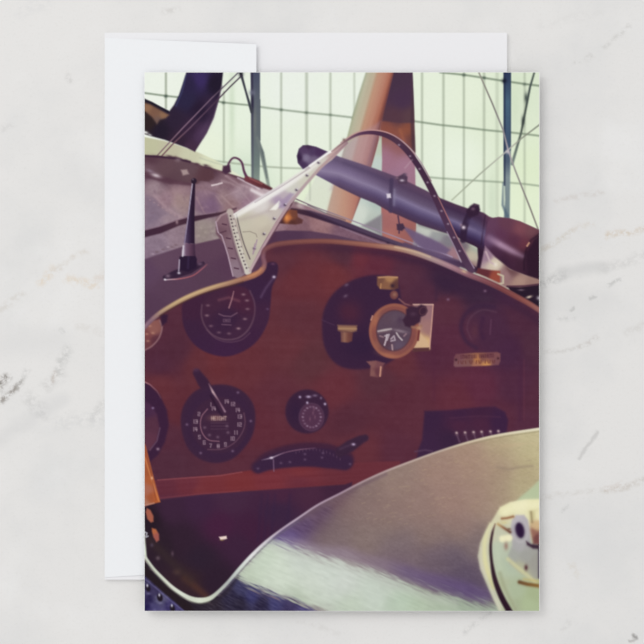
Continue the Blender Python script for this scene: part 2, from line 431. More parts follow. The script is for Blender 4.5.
# pipe with brown cap at the right of the windscreen
PIPE = part('printed_exhaust_pipe', FUS, 'dark tube running beside the windscreen')
line([(292, 210), (310, 213.5), (340, 223), (380, 238), (410, 248), (440, 258), (458, 266)], [4, 6, 6.5, 5, 4, 4, 4], [(70, 44, 56), (58, 36, 56), (58, 40, 64), (60, 42, 64), (66, 50, 74), (80, 64, 92), (80, 62, 90)], .9, mark=True)
line([(296, 199), (312, 206), (345, 218), (385, 233), (420, 246), (452, 258)], 1.0, [(96, 74, 90), (110, 90, 100), (140, 124, 140), (150, 132, 152), (160, 146, 170), (170, 158, 186)], .7)
line([(340, 227), (380, 243), (410, 252), (440, 262)], 1.0, (150, 130, 152), .8, alpha=.5)
line([(308, 205), (325, 213), (345, 220)], 1.2, (84, 66, 80), .8, alpha=.8)
for k in range(11):
    glow(388 + k * 6.2, 243 + k * 2.45, 1.6, 1.0, (44, 30, 52), .6)
glow(300, 206, 4, 2.4, (200, 188, 184), .7, .4)
glow(296, 203, 2, 2, (110, 90, 96), .6)
poly([(278, 220), (282, 213), (290, 209.5), (297, 210.5), (298, 217), (303, 220), (302, 223.5), (296, 224.6), (285, 224), (276, 223)],
     field([(284, 216, (120, 70, 52)), (288, 218, (196, 116, 66)), (294, 214, (112, 66, 54)), (300, 221, (92, 54, 54)), (280, 223, (70, 40, 44)), (292, 223, (84, 48, 46))], 5, 2), .9)
glow(286.5, 217.5, 2, 3, (226, 150, 86), .75)
line([(290, 205), (294, 199)], 2, (74, 46, 50), .8)

# cable with brown end above the fuselage
CABLE = part('printed_cable', FUS)
line([(227, 170), (229, 163), (233, 158.2), (238, 158.8), (242, 163), (244, 171), (247, 178)], [2.4, 2, 2, 2, 2.2, 2.4, 3], (92, 56, 82), .7, sm=True, mark=True)
poly([(223, 166), (230, 165), (231, 172), (226, 174.5), (222, 172)], (72, 44, 66), 1.0)
line([(247, 179), (258, 183.5), (271, 189)], [5.5, 6, 3], [(110, 56, 66), (100, 50, 56), (84, 42, 50)], 1.0, mark=True)
line([(250, 178.5), (262, 184)], 1.2, (168, 104, 100), .9, alpha=.6)

# ---- pylon mast ---------------------------------------------------------
MAST = part('printed_mast', FUS, 'slim black conical mast')
line([(165, 277.5), (176, 274), (190, 269.5), (203, 263.5)], [4.5, 8, 8.5, 3.5], (52, 34, 56), .8, mark=True)
line([(165, 279.8), (180, 278.8), (193, 275.5), (202, 269), (207, 264.5)], 1.1, [(200, 186, 200), (170, 104, 110), (158, 88, 96), (156, 90, 104), (120, 76, 90)], .6, sm=True)
glow(168, 276, 2.4, 2, (130, 104, 122), .8); glow(200, 264, 2.6, 1.6, (110, 84, 106), .8)
glow(165, 279.5, 1.2, 1, (220, 210, 220), .9)
poly([(179.5, 257), (184, 255), (195, 255), (197, 259), (196.5, 268), (188, 272), (180, 270)], (42, 26, 50), .8)
line([(194, 180), (191, 200), (189, 250), (188, 268)], 2.2, (52, 36, 64), .7, mark=True)
poly([(192.8, 182), (195.4, 182), (194.6, 215), (194.8, 244), (184, 243), (189, 210)],
     ramp((185, 0), (195, 0), [(0, (92, 76, 104)), (.35, (60, 42, 70)), (.7, (44, 28, 50)), (1, (42, 26, 46))]), .7)
poly([(184, 243), (194.8, 244), (195.4, 256), (182.6, 256)], ramp((183, 0), (195.5, 0), [(0, (180, 168, 184)), (.25, (112, 84, 108)), (.6, (90, 60, 82)), (1, (60, 38, 60))]), .7)
line([(192.4, 184), (189.4, 208), (184.6, 243)], 1.0, [(190, 178, 196), (176, 164, 186), (140, 124, 150)], .6)
line([(183.5, 246), (182.6, 256)], 1.4, (206, 196, 208), .7)
oval(194, 181.0, 2.8, 2.8, (44, 30, 46), .7)
glow(193, 179.5, 1, 1, (130, 110, 124), .6)
line([(179.5, 260), (178.8, 271)], 1.2, (196, 186, 204), .7, alpha=.8)
glow(179, 273, 1.5, 1.2, (214, 206, 220), .9)
glow(183, 252, 1.0, 3, (210, 200, 214), .5)

poly([(417, 226), (430, 230), (462, 240), (480, 250), (484, 275), (466, 268), (440, 258), (412, 248)],
     field([(426, 232, (196, 204, 188)), (436, 236, (150, 156, 150)), (448, 242, (118, 116, 120)), (462, 246, (120, 108, 116)), (454, 253, (156, 112, 118)), (430, 244, (120, 104, 128)), (442, 252, (130, 98, 116)), (472, 256, (190, 180, 160)), (476, 248, (170, 176, 160)), (470, 266, (150, 120, 120))], 14, 2), 1.2)
line([(405, 245.5), (440, 256.5), (466, 266), (476, 270)], 6, [(74, 52, 76), (84, 64, 96), (70, 48, 72), (64, 42, 62)], 1.2)
line([(418, 246), (440, 252), (452, 257)], .9, (172, 162, 196), .8, alpha=.8)
line([(418, 242.5), (432, 247)], .9, (186, 180, 206), .8, alpha=.7)
# ---- telescopic sight ---------------------------------------------------
SIGHT = part('printed_telescopic_sight', 0, 'long dark telescopic sight tube')
_ax, _ay = (300.0, 157.0), (540.0, 252.0)
line([(398, 216), (399.5, 226), (399, 233)], 1.6, (70, 40, 60), .6)
poly([(402, 226), (412, 230), (425, 236), (440, 243), (450, 250), (446, 254), (425, 250), (415, 243)], (96, 76, 108), 1.3, alpha=.95)
poly([(396.5, 224), (403, 223.5), (405, 228), (402, 231), (397, 230)], (48, 28, 48), .8)
poly([(477, 243), (484.5, 246), (484, 262), (488, 268), (476, 270), (478, 258)], (50, 28, 50), .9)
UP = [(303, 145.5), (308, 145.3), (316, 147), (326, 151), (340, 157), (360, 163.5), (376, 169), (400, 178), (425, 190), (440, 198), (455, 204), (468, 208.5), (476, 210), (484, 213), (489, 216.5), (493, 218), (498, 217.2), (510, 218.6), (520, 221.5), (530, 226), (541, 231)]
LO = [(541, 281), (530, 277), (515, 271.5), (500, 263.5), (486, 252.5), (474, 246), (465, 242), (455, 236), (440, 231.5), (420, 225), (400, 216), (390, 212), (375, 203.5), (360, 197.5), (340, 188), (325, 180), (312, 173), (303, 169), (298, 163), (297, 156), (299, 149)]
def tube(x, y):
    up = np.interp(x, [p[0] for p in UP], [p[1] for p in UP]); lo = np.interp(x, [p[0] for p in LO[::-1]][6:], [p[1] for p in LO[::-1]][6:])
    t = np.clip((y - up) / np.maximum(lo - up, 1), 0, 1)
    left = [(0, (96, 78, 106)), (.15, (84, 68, 98)), (.4, (114, 98, 132)), (.55, (134, 120, 150)), (.75, (84, 68, 104)), (1, (64, 44, 70))]
    mid = [(0, (78, 52, 76)), (.2, (66, 46, 74)), (.42, (86, 70, 98)), (.55, (118, 106, 140)), (.68, (82, 70, 108)), (.82, (56, 40, 74)), (1, (54, 32, 54))]
    rgt = [(0, (104, 64, 86)), (.2, (92, 52, 76)), (.42, (90, 52, 78)), (.55, (98, 62, 86)), (.72, (76, 42, 66)), (1, (62, 34, 56))]
    def rp(st):
        T = [s[0] for s in st]; C = np.array([s[1] for s in st], float)
        return np.stack([np.interp(t, T, C[:, j]) for j in range(3)], -1)
    a = np.clip((x - 350) / 50, 0, 1)[..., None]; b = np.clip((x - 480) / 14, 0, 1)[..., None]
    return (rp(left) * (1 - a) + rp(mid) * a) * (1 - b) + rp(rgt) * b
poly(UP + LO, tube, .8)
# dark end cap
poly([(303, 145.5), (308, 145.3), (316, 147), (328, 152.5), (322, 160), (310, 168), (303, 169), (298, 163), (297, 156), (299, 149)],
     field([(299, 158, (54, 34, 66)), (306, 150, (84, 62, 96)), (312, 152, (78, 58, 92)), (318, 152, (72, 48, 84)), (306, 158, (128, 114, 142)), (314, 160, (112, 96, 124)), (303, 165, (70, 50, 84)), (308, 147, (64, 42, 72))], 6, 2), .9)
line([(345, 163), (365, 171), (390, 182)], 4, (58, 44, 76), 2.5, alpha=.4)
# collar
line([(391.5, 180), (391, 196), (390.5, 211)], 4.0, (50, 36, 66), 1.0, alpha=.85)
line([(394.5, 190), (394, 205)], 2, (130, 124, 150), 1.5, alpha=.6)
poly([(386.5, 194), (390.5, 193.5), (391, 197.8), (387, 198.2)], (226, 218, 228), .8, mark=False)
poly([(396, 177.5), (401, 175), (404, 173.5), (407.5, 177), (407, 184), (399, 184)], (60, 38, 60), .9)
glow(402, 180.5, 2.2, 1.2, (200, 186, 198), .9); glow(397, 178, 1.6, 1, (140, 110, 120), .6)
glow(405, 174.5, 2, 1.6, (84, 62, 84), .8)
# second mount
line([(470, 212), (464, 228), (463, 240)], [6, 7, 6], (50, 32, 56), 1.0, alpha=.9)
poly([(466, 211), (470, 206), (474, 203.5), (479, 205), (480, 210), (478, 215), (470, 218)], (52, 32, 54), 1.0)
glow(473, 209, 2, 1.6, (112, 84, 104), .8); glow(475, 205, 2.4, 1.2, (96, 70, 90), .6)
glow(463.5, 227.5, 2, 1.8, (228, 212, 222), .95); glow(461, 225, 1.4, 1.4, (150, 124, 140), .7)
line([(485, 216), (481, 245)], 1.2, (50, 30, 52), .9, alpha=.7)
line([(470, 222), (478, 228), (486, 234)], 6, (84, 72, 110), 2.5, alpha=.6)
# eyepiece
EYE = part('printed_eyepiece', SIGHT, 'plum eyepiece end')
poly([(485, 235), (488, 221), (492, 218.2), (499, 217.2), (510, 218.6), (520, 221.5), (530, 226), (541, 231), (541, 281), (530, 277), (515, 271.5), (500, 263.5), (487, 252.5), (484, 244)],
     field([(492, 226, (98, 62, 88)), (505, 224, (100, 60, 78)), (520, 230, (126, 74, 84)), (532, 232, (116, 74, 82)), (500, 234, (92, 52, 78)), (515, 240, (86, 46, 68)), (525, 244, (104, 52, 66)),
            (490, 240, (94, 66, 98)), (495, 252, (70, 40, 64)), (510, 258, (72, 40, 60)), (530, 255, (44, 22, 42)), (536, 265, (42, 22, 40)), (522, 262, (64, 36, 54)), (538, 240, (60, 34, 50)), (505, 262, (58, 32, 54))], 40, 2), .9)
line([(489, 238), (500, 244.5), (512, 251), (522, 256)], [6, 6, 5.5, 4], (196, 162, 188), 2.4, alpha=[.35, .8, .7, .45])
line([(541, 233), (531, 240), (526, 250), (524, 262), (524, 270)], 1.5, (34, 18, 34), 1, alpha=.6)
poly([(541, 234), (534, 240), (528, 249), (526, 260), (528, 276), (541, 281)], (48, 26, 44), 1.8, sm=False)
line([(529, 243), (527, 246)], 1.4, (214, 160, 130), .8)
# things under the eyepiece
UND = part('printed_mount_block', SIGHT, 'brown mounting block')
poly([(485, 246), (495, 257), (510, 269), (525, 275), (541, 280), (541, 294), (505, 287), (488, 278), (480, 270), (482, 260)],
     field([(487, 255, (150, 120, 140)), (505, 275, (150, 116, 118)), (520, 282, (168, 136, 124)), (530, 286, (150, 118, 110)), (495, 264, (210, 196, 176)), (512, 270, (110, 76, 80))], 8, 2), 1)
poly([(478, 268), (490, 270), (500, 271), (500, 283), (488, 278), (476, 273)], field([(485, 273, (96, 46, 54)), (495, 277, (150, 74, 60))], 8, 2), 1)
line([(486, 252), (490, 262), (495, 265)], 1.6, (196, 170, 176), .9)
line([(498, 274), (503, 276), (503, 283), (499, 284)], 1.5, (206, 200, 170), .9)
glow(495.5, 264.5, 2, 2.4, (232, 222, 206), .9)
poly([(507, 286), (520, 287), (541, 284), (541, 300), (541, 312), (525, 300), (510, 291)], (40, 26, 42), 1)
line([(507, 286.5), (525, 286), (541, 284)], 1.6, (80, 48, 64), .8)
glow(529, 297, 3, 1.2, (220, 200, 180), .9, -.3); glow(539, 298, 2.4, 2, (200, 196, 200), .8); glow(521, 290, 3, 1, (140, 118, 130), .6)

# ---- windscreen ---------------------------------------------------------
SCREEN = part('printed_windscreen', 0, 'clear windscreen with riveted metal edge')
# clear sheet inside the arch, tints what is behind it
poly([(326, 157), (340, 147), (356, 138), (376, 134), (394, 140), (410, 155), (424, 178), (436, 203), (450, 230), (464, 262), (440, 258), (400, 246), (350, 228), (300, 208)],
     (176, 160, 186), 1.0, alpha=.16, mark=False)
# bracket on the left
poly([(216, 220), (219, 216), (228, 212), (236, 211), (242, 240), (249, 271), (239, 279), (233, 276), (225, 245), (216, 234)],
     field([(222, 220, (128, 98, 108)), (230, 216, (140, 108, 118)), (220, 232, (112, 82, 94)), (230, 250, (128, 100, 112)), (236, 270, (140, 118, 130)), (238, 240, (140, 114, 122))], 20, 2), .9)
line([(217, 221), (221, 215.5), (229, 211.5)], 1.4, (170, 144, 150), .9)
line([(228, 217), (231, 232), (237, 254), (243, 272)], 2.2, (100, 74, 88), 1.2, alpha=.6)
line([(216, 222), (218, 232), (222, 236), (228, 255), (233, 276)], 1.0, (186, 164, 178), .7)
line([(220, 233), (226, 231)], 1.0, (80, 50, 66), .7)
for x, y in [(224, 224), (228, 238), (230, 248), (233, 258), (236, 268)]:
    line([(x - 1.5, y), (x + 2.4, y + .8)], 1.2, (78, 48, 66), .6)
line([(230, 212), (234, 228), (240, 250), (248, 272)], 6.6, [(182, 168, 162), (200, 192, 180), (206, 200, 186), (202, 196, 186)], .8, sm=True, mark=True)
line([(227.5, 214), (231, 228), (237, 250), (244, 271)], .9, (120, 92, 104), .6, sm=True, alpha=.6)
for k in range(16):
    t = k / 15
    x = np.interp(t, [0, .3, .65, 1], [230.5, 234, 239.5, 246.5]); y = 216 + 52 * t
    glow(x, y, .9, .9, (60, 44, 56), .9)
    if k % 2:
        glow(x + 2.6, y - .5, .8, .8, (84, 66, 76), .7)
_late = True
# triangular metal sheet
poly([(234, 214), (258, 199), (290, 180), (315, 163), (330, 152.5), (346, 142), (347, 144.5), (332, 160), (320, 168), (306, 184), (292, 200), (276, 222), (262, 246), (250, 270), (246, 262), (240, 236)],
     field([(240, 222, (196, 190, 172)), (262, 222, (200, 192, 174)), (250, 240, (194, 187, 168)), (255, 255, (188, 180, 164)), (266, 232, (190, 180, 164)), (275, 210, (196, 186, 178)),
            (262, 206, (214, 208, 204)), (285, 196, (186, 172, 180)), (290, 188, (206, 204, 194)), (305, 178, (206, 204, 188)), (320, 163, (206, 200, 190)), (280, 202, (168, 148, 172)), (335, 151, (190, 160, 158))], 10, 2), .8)
line([(236.5, 215), (239.5, 228), (244, 244), (250, 259)], 1.0, (70, 56, 66), .7, sm=True, alpha=.8)
line([(236, 216), (256, 203.5), (276, 192), (298, 178), (318, 164)], [4, 6, 6, 4.5, 2], (240, 238, 234), 1.6, alpha=[.8, .95, .9, .8, .7])
line([(234, 214.5), (258, 199), (290, 179), (316, 161.5), (334, 149.5)], 1.0, [(236, 232, 232), (206, 196, 204), (222, 216, 214), (240, 238, 234), (250, 250, 246)], .6)
line([(255, 202.5), (280, 187.5), (310, 168)], 1.0, (168, 152, 162), .6, alpha=.65)
line([(310, 166), (328, 153), (332, 151)], 2.2, (244, 242, 238), .9)
line([(240, 220), (258, 215), (270, 210)], 3, (166, 150, 150), 2, alpha=.35)
poly([(270, 210), (279, 201), (282, 204), (276, 210)], (236, 234, 226), .9, mark=False)
poly([(279, 203), (290, 193), (294, 194), (284, 207), (279, 208)], (160, 140, 168), 1.3, alpha=.8, mark=False)
line([(250, 271), (262, 249), (276, 225), (290, 203), (306, 184), (320, 168), (334, 155), (347, 143)], [2.6, 3, 3.2, 3.2, 3, 3, 2.6, 2], [(190, 168, 170), (178, 150, 158), (176, 148, 152), (176, 152, 160), (178, 158, 160), (184, 160, 158), (176, 146, 148), (150, 120, 130)], .8, mark=True)
line([(253, 270), (266, 246), (279, 224), (292, 204)], 1.0, (96, 62, 76), .7, alpha=.8)
for x, y in [(318.5, 162.8), (307, 175.5), (296.5, 190), (285, 205), (274.2, 218.7), (264, 234), (254.3, 248.5)]:
    glow(x, y, 1.5, 1.3, (74, 58, 78), .9); glow(x + .8, y - 1, .9, .8, (226, 220, 226), .7)
line([(243, 232), (250, 231.5), (256, 234), (257, 237)], .8, (132, 120, 112), .6, alpha=.7)
line([(257, 240), (255, 248), (253, 254), (255, 244)], 1.0, (150, 120, 150), .7, alpha=.8)
# arch
ARCH = part('printed_windscreen_arch', SCREEN, 'dark riveted arch of the windscreen')
AR = [(332, 151.5), (341, 144.5), (352, 137), (362, 133.2), (374, 132.6), (386, 135.4), (397, 141.5), (408, 152), (418, 165.5), (428, 183), (436, 199), (445, 219), (455, 241), (464, 258), (471, 270)]
line(AR, [1.6, 2.2, 3, 3.6, 4.3, 5, 5.5, 5.8, 6, 6.3, 6.5, 6.6, 6.8, 7, 7.4], [(170, 140, 140), (150, 118, 122), (112, 78, 96), (88, 56, 82), (78, 48, 72), (74, 48, 68), (78, 52, 72), (70, 46, 68), (66, 42, 66), (68, 44, 66), (72, 46, 70), (78, 52, 78), (74, 50, 74), (76, 52, 76), (84, 60, 84)], .7, sm=True, mark=True)
AO = [(341, 142.6), (352, 135), (362, 131.2), (374, 130.2), (387, 132.6), (399, 138.8), (411, 149.5), (421.5, 163.5), (431, 181)]
line(AO, 1.1, [(180, 150, 150), (196, 156, 150), (190, 148, 146), (196, 150, 146), (196, 156, 156), (170, 140, 150), (190, 170, 176), (170, 150, 160), (130, 100, 110)], .6, sm=True)
line([(438, 197), (447, 216), (457, 237), (467, 256), (474, 268)], 1.0, [(150, 108, 110), (176, 116, 116), (160, 116, 122), (140, 110, 128), (170, 150, 168)], .6, sm=True)
line([(447, 232), (455, 248), (461, 262)], 1.0, (180, 166, 186), .6, alpha=.7)
for x, y in [(399, 145), (410, 156.2), (419.5, 169), (427.5, 182.5), (434.5, 196), (441.5, 211), (448, 224), (454, 237.5), (459.5, 251)]:
    glow(x, y, 1.2, 1.0, (170, 150, 166), .75)
glow(344, 140, 1.6, 1.6, (120, 92, 90), .8)
line([(405, 168), (412, 160)], 1.2, (196, 170, 180), .9, alpha=.4)

# ---- instrument panel ---------------------------------------------------
RIM = [(142, 330), (150, 321.5), (160, 313), (172, 305.5), (185, 298.5), (200, 292), (215, 287), (230, 283), (243, 279), (254, 275.2), (262, 270), (264.5, 264), (263.2, 257), (264.5, 250.5), (270, 246.6), (280, 243.8), (300, 241.8), (325, 241.2), (350, 243), (375, 245.6), (398, 248.6), (415, 253), (432, 259), (450, 266.5), (468, 274.5), (485, 281), (500, 288), (515, 296), (528, 303), (542, 312)]
PANEL = part('printed_instrument_panel', 0, 'reddish brown wooden instrument panel')
poly(smooth(RIM, 4).tolist() + [(545, 470), (345, 505), (200, 505), (140, 510)],
     (lambda f_: (lambda x, y: f_(x, y) * np.array([.945, 1.0, .955]) + np.array([0, 1.5, 0])))(field([(160, 330, (88, 42, 62)), (175, 350, (84, 40, 60)), (160, 365, (84, 40, 62)), (160, 385, (104, 46, 58)), (200, 365, (102, 46, 58)), (240, 365, (104, 46, 58)), (215, 362, (108, 46, 56)),
            (180, 410, (98, 42, 56)), (170, 440, (88, 42, 62)), (170, 460, (84, 42, 62)), (280, 260, (96, 46, 62)), (300, 280, (106, 46, 58)), (335, 275, (112, 48, 58)), (300, 320, (98, 46, 60)), (290, 345, (104, 48, 60)),
            (280, 400, (98, 44, 60)), (310, 360, (96, 48, 60)), (335, 390, (106, 46, 60)), (260, 420, (98, 42, 58)), (350, 420, (90, 42, 60)), (380, 380, (92, 46, 62)), (400, 360, (102, 46, 60)), (400, 400, (94, 42, 60)), (415, 420, (96, 44, 62)),
            (345, 255, (86, 44, 62)), (375, 265, (100, 42, 62)), (360, 258, (112, 46, 62)), (410, 275, (88, 44, 66)), (425, 290, (84, 42, 66)), (445, 310, (92, 44, 64)), (430, 350, (88, 40, 64)), (450, 340, (92, 42, 66)), (480, 390, (98, 42, 66)), (460, 400, (102, 44, 62)),
            (495, 330, (78, 40, 68)), (510, 350, (76, 38, 68)), (520, 320, (82, 40, 64)), (533, 345, (84, 44, 66)), (535, 400, (88, 42, 64)), (515, 390, (84, 40, 66)), (530, 425, (88, 42, 66)), (500, 415, (92, 42, 64)),
            (445, 280, (62, 36, 62)), (480, 292, (66, 38, 64)), (360, 450, (104, 46, 60)), (400, 450, (92, 42, 62)), (260, 475, (92, 42, 60))], 60, 2.2)),
     .8, tex=[(1.5, 60, 3, .03, 4), (1.6, 5, 5, 0, 5)])
line([(276, 250), (300, 246.5), (340, 248), (385, 253), (420, 262), (460, 278), (490, 291), (520, 308), (540, 322)], 7, (58, 34, 58), 4, alpha=[.3, .3, .5, .7, .75, .8, .75, .6, .5])
# shadowed area upper right of big instrument
glow(452, 286, 26, 7, (54, 32, 58), .6, .4)
line([(437, 280), (436, 300)], 3, (60, 36, 60), 2, alpha=.5)
for k, (x, y) in enumerate([(448, 299.5), (485, 291)]):
    glow(x, y, 1.6, 1.4, (130, 100, 124), .7)
line([(434, 345), (434, 400)], 2, (80, 36, 60), 2, alpha=.3)
line([(520, 360), (520, 420)], 4, (72, 36, 62), 2, alpha=.4)
line([(524, 360), (524, 420)], 1.2, (112, 58, 74), 1, alpha=.3)
# large right round cutout
oval(484, 325, 25, 24, (72, 40, 64), 1.2, alpha=.25, mark=False)
line([(494, 307), (478, 306), (466, 314), (461, 327), (466, 341), (476, 348)], 4, (60, 36, 62), 1.8, sm=True, alpha=.7)
line([(496, 312), (482, 310), (471, 317), (467, 328), (471, 339)], 1.2, (112, 80, 96), 1.2, sm=True, alpha=.35)
line([(483, 318), (480, 330), (483, 338)], 4, (62, 34, 62), 2, alpha=.6)
line([(491, 320), (490, 334)], 1.2, (120, 80, 104), 1, alpha=.4)
glow(475, 331, 4, 8, (106, 60, 66), .35)
glow(505, 300, 12, 5, (70, 38, 64), .5, .5)
# lower lighter ledge
LEDGE = part('printed_panel_ledge', PANEL)
poly([(158, 479.5), (190, 477), (220, 475), (245, 471), (275, 467), (310, 465), (345, 463), (400, 461), (400, 480), (340, 484.5), (290, 488), (240, 491.5), (200, 494.5), (144, 500), (144, 482)],
     field([(165, 488, (96, 44, 58)), (190, 485, (104, 46, 58)), (210, 484, (113, 48, 54)), (240, 484, (116, 48, 52)), (270, 480, (114, 48, 56)), (300, 470, (116, 50, 56)), (300, 483, (104, 46, 58)), (340, 474, (102, 46, 56)), (380, 466, (102, 46, 56)), (200, 492, (116, 52, 58))], 20, 2), 1.0,
     tex=(2.5, 40, 2, -.05, 6))
line([(158, 480), (190, 477.6), (220, 475.6), (242, 472)], .9, (150, 84, 90), .7, alpha=.7)
line([(160, 498), (200, 494), (240, 491)], 1.2, (150, 72, 76), .9, alpha=.5)

# small dial, upper left edge
DIALS = []
def dial(name, label):
    i = part(name, PANEL, label); DIALS.append(i); return i
dial('printed_gauge', 'small gauge half hidden at the left')
poly([(143, 330), (152, 321), (160, 319), (163, 326), (160, 338), (152, 347), (143, 351)], field([(147, 335, (120, 68, 70)), (153, 330, (140, 90, 84)), (156, 340, (92, 50, 62)), (147, 345, (106, 60, 66))], 6, 2), 1)
line([(160, 321), (162, 328), (159, 338), (152, 346), (143, 351)], 1.3, (140, 102, 108), .8, sm=True)
for x, y in [(150, 326), (147, 334), (153, 333), (148, 341)]:
    glow(x, y, 1.8, 1.2, (186, 136, 116), .6)
poly([(160, 313), (168, 315), (167, 322), (162, 326)], (54, 30, 54), 1.2, mark=False)

# speed dial under rim
dial('printed_gauge', 'round gauge under the rim')
poly([(185, 300), (205, 291), (230, 283), (248, 279), (262, 274), (266, 264), (274, 262), (278, 266), (277, 276), (272, 288), (270.5, 305), (268, 322), (258, 340), (244, 351), (226, 356.5), (208, 353), (194, 344), (185, 330), (182, 314)],
     field([(190, 310, (64, 34, 58)), (190, 330, (60, 34, 60)), (200, 345, (60, 34, 62)), (225, 352, (62, 34, 64)), (250, 340, (62, 34, 62)), (262, 315, (64, 36, 62)), (262, 290, (58, 34, 62)), (270, 272, (58, 34, 60)), (228, 310, (66, 38, 60))], 30, 2), 1.1, sm=True)
oval(228, 312, 27, 28.5, (64, 36, 58), 1, alpha=.9)
poly([(202, 312), (204, 303), (215, 292), (230, 287), (246, 288), (253, 300), (255, 313), (250, 328), (240, 338), (226, 340), (211, 335), (203, 324)], field([(215, 300, (68, 38, 60)), (240, 300, (72, 36, 58)), (228, 320, (58, 34, 60)), (240, 330, (66, 38, 62))], 40, 2), 1.4, mark=False, sm=True)
line([(202, 305), (201.5, 315), (205, 326), (213, 335), (225, 339.5), (238, 338), (248, 330), (254, 317), (254.5, 303), (250, 291)], 1.4, [(104, 76, 92)] * 4 + [(112, 84, 100)] * 3 + [(102, 72, 90)] * 3, .9, sm=True, alpha=.7)
line([(207, 330), (216, 338.5), (228, 342), (241, 340), (250, 333)], 1.0, (104, 74, 92), .8, sm=True, alpha=.6)
for x, y, s_ in [(207, 315.5, .7), (211, 326, .5), (219, 332.5, .45), (229, 333.5, .5), (238.5, 328.5, .95), (245, 319, .7), (247.5, 309, .6), (247, 300.5, .7), (243.5, 294.5, .7), (208, 305.5, .5)]:
    glow(x, y, 2.0, 1.2, (150, 118, 128), s_)
line([(219, 300), (229, 297.5), (239, 301)], 2.6, (132, 82, 92), 1.2, alpha=.45)
line([(219, 314), (224, 316), (231, 316.5), (237, 313)], 1.0, (150, 116, 130), .8, alpha=.6)
text('1312', 226.5, 320.5, 1.5, 2.6, 2.0, (150, 120, 134), .7, alpha=.5)
line([(222, 324.5), (231, 325)], .9, (140, 108, 124), .7, alpha=.6)
line([(233.8, 291.5), (232, 299), (229, 307.8)], [.8, 1.1, 1.2], (160, 116, 124), .7)
line([(274.5, 276.5), (266, 288), (261, 297)], 2.2, (92, 68, 98), 1.2, alpha=.7)
glow(274, 277, 1.6, 1.3, (206, 190, 210), .9); glow(267.5, 309, 1.4, 1.2, (104, 78, 110), .6)
glow(273, 264, 2, 1.2, (110, 70, 96), .6)

# altimeter
dial('printed_gauge', 'height gauge with white numerals and a knob')
line([(197, 373), (203, 382), (213, 398)], [8, 11, 9], (58, 34, 58), 1.2, mark=True)
poly([(194, 392), (205, 387), (218, 384.5), (232, 386), (245, 393), (253.5, 405), (255.4, 420), (252, 436), (243, 449), (232, 459), (216, 463), (200, 459), (188, 448), (182, 432), (181, 416), (185, 403)], (60, 36, 60), 1.2, sm=True)
oval(219, 423.5, 34, 36, (56, 34, 62), 2, alpha=.4, mark=False)
oval(219.5, 425, 28, 28, (64, 38, 60), 1.2, alpha=.8, mark=False)
GN = (188, 164, 174)
for s_, x, y in [('14', 226.5, 401.5), ('12', 232.7, 404), ('14', 237.5, 410), ('13', 239.5, 416.5), ('12', 239.2, 424.5), ('11', 236, 432.5), ('10', 232.3, 438.5), ('9', 225.5, 444.3), ('8', 218.3, 446), ('7', 210.7, 445.5),
                 ('6', 204.3, 442.5), ('5', 199.5, 437), ('14', 195, 429.2), ('13', 195.3, 421.5), ('2', 199, 414), ('1', 211, 404.5), ('14', 213.5, 408.5)]:
    text(s_, x, y, 1.7, 3.3, 2.4, GN, .75, alpha=.68)
line([(207.5, 409), (202, 416), (200.4, 425), (203, 434), (209, 440), (219, 441.3)], 1.0, (142, 100, 116), .6, sm=True, alpha=.9)
line([(244, 413), (245, 423), (242, 433), (234, 443), (222, 449), (208, 449.5)], 1.0, (120, 84, 100), .7, sm=True, alpha=.6)
for x, y in [(204.7, 427.5), (209.5, 435), (217.8, 437), (228, 432.5), (227, 426)]:
    glow(x, y, 1.6, 1.4, (130, 104, 122), .55)
glow(216, 418, 7.5, 3, (150, 104, 96), .55)
text('HEIGHT', 219, 418.2, 1.7, 3.4, 2.6, (186, 158, 150), .8, alpha=.75)
for y in (423, 426, 429):
    line([(211, y), (228, y)], .6, (110, 84, 100), .6, alpha=.4)
line([(209, 384), (213, 392), (219, 401), (225, 411.5)], [1.0, 2.2, 1.2, 1.8], [(110, 76, 94), (190, 160, 166), (120, 86, 104), (150, 118, 136)], .8)
line([(211, 396), (219, 411), (222, 415)], 2.6, (44, 24, 46), .9, alpha=.7)
for x, y in [(187, 424.5), (200.7, 453), (232.7, 451), (250.8, 421), (238, 392.5)]:
    glow(x, y, 1.4, 1.3, (120, 94, 122), .75)
glow(196, 370, 3, 2, (84, 54, 80), .6)

# small round gauge in the middle
dial('printed_gauge', 'small round gauge above the curved level')
oval(307, 411.5, 21.6, 22, (58, 34, 58), 1.2)
glow(296, 412, 7, 12, (48, 30, 58), .6)
oval(311.5, 417, 12.2, 13.6, (82, 50, 74), 1.6, mark=False)
oval(311.5, 417, 12.2, 13.6, (112, 84, 106), .8, ring=1.0, alpha=.3, mark=False)
for k in range(18):
    a_ = k / 18 * 2 * math.pi
    glow(311.8 + 9 * math.cos(a_), 417 + 10.3 * math.sin(a_), 1.2, 1.0, (156, 130, 152), .45 + .3 * (k % 3 == 0))
for a_, b_ in [(314, 409), (313, 413), (315, 417), (310, 419)]:
    glow(a_, b_, .9, 2, (130, 90, 110), .5)
for x, y, rx, al in [(300, 397, 1.3, .8), (308.5, 396.7, 2.4, .85), (315, 395.5, 2.4, .4), (307.3, 402.7, 1.2, .9), (325, 404, 1.3, .9), (321, 398, 1.2, .4)]:
    glow(x, y, rx, 1.3, (190, 172, 200), al)

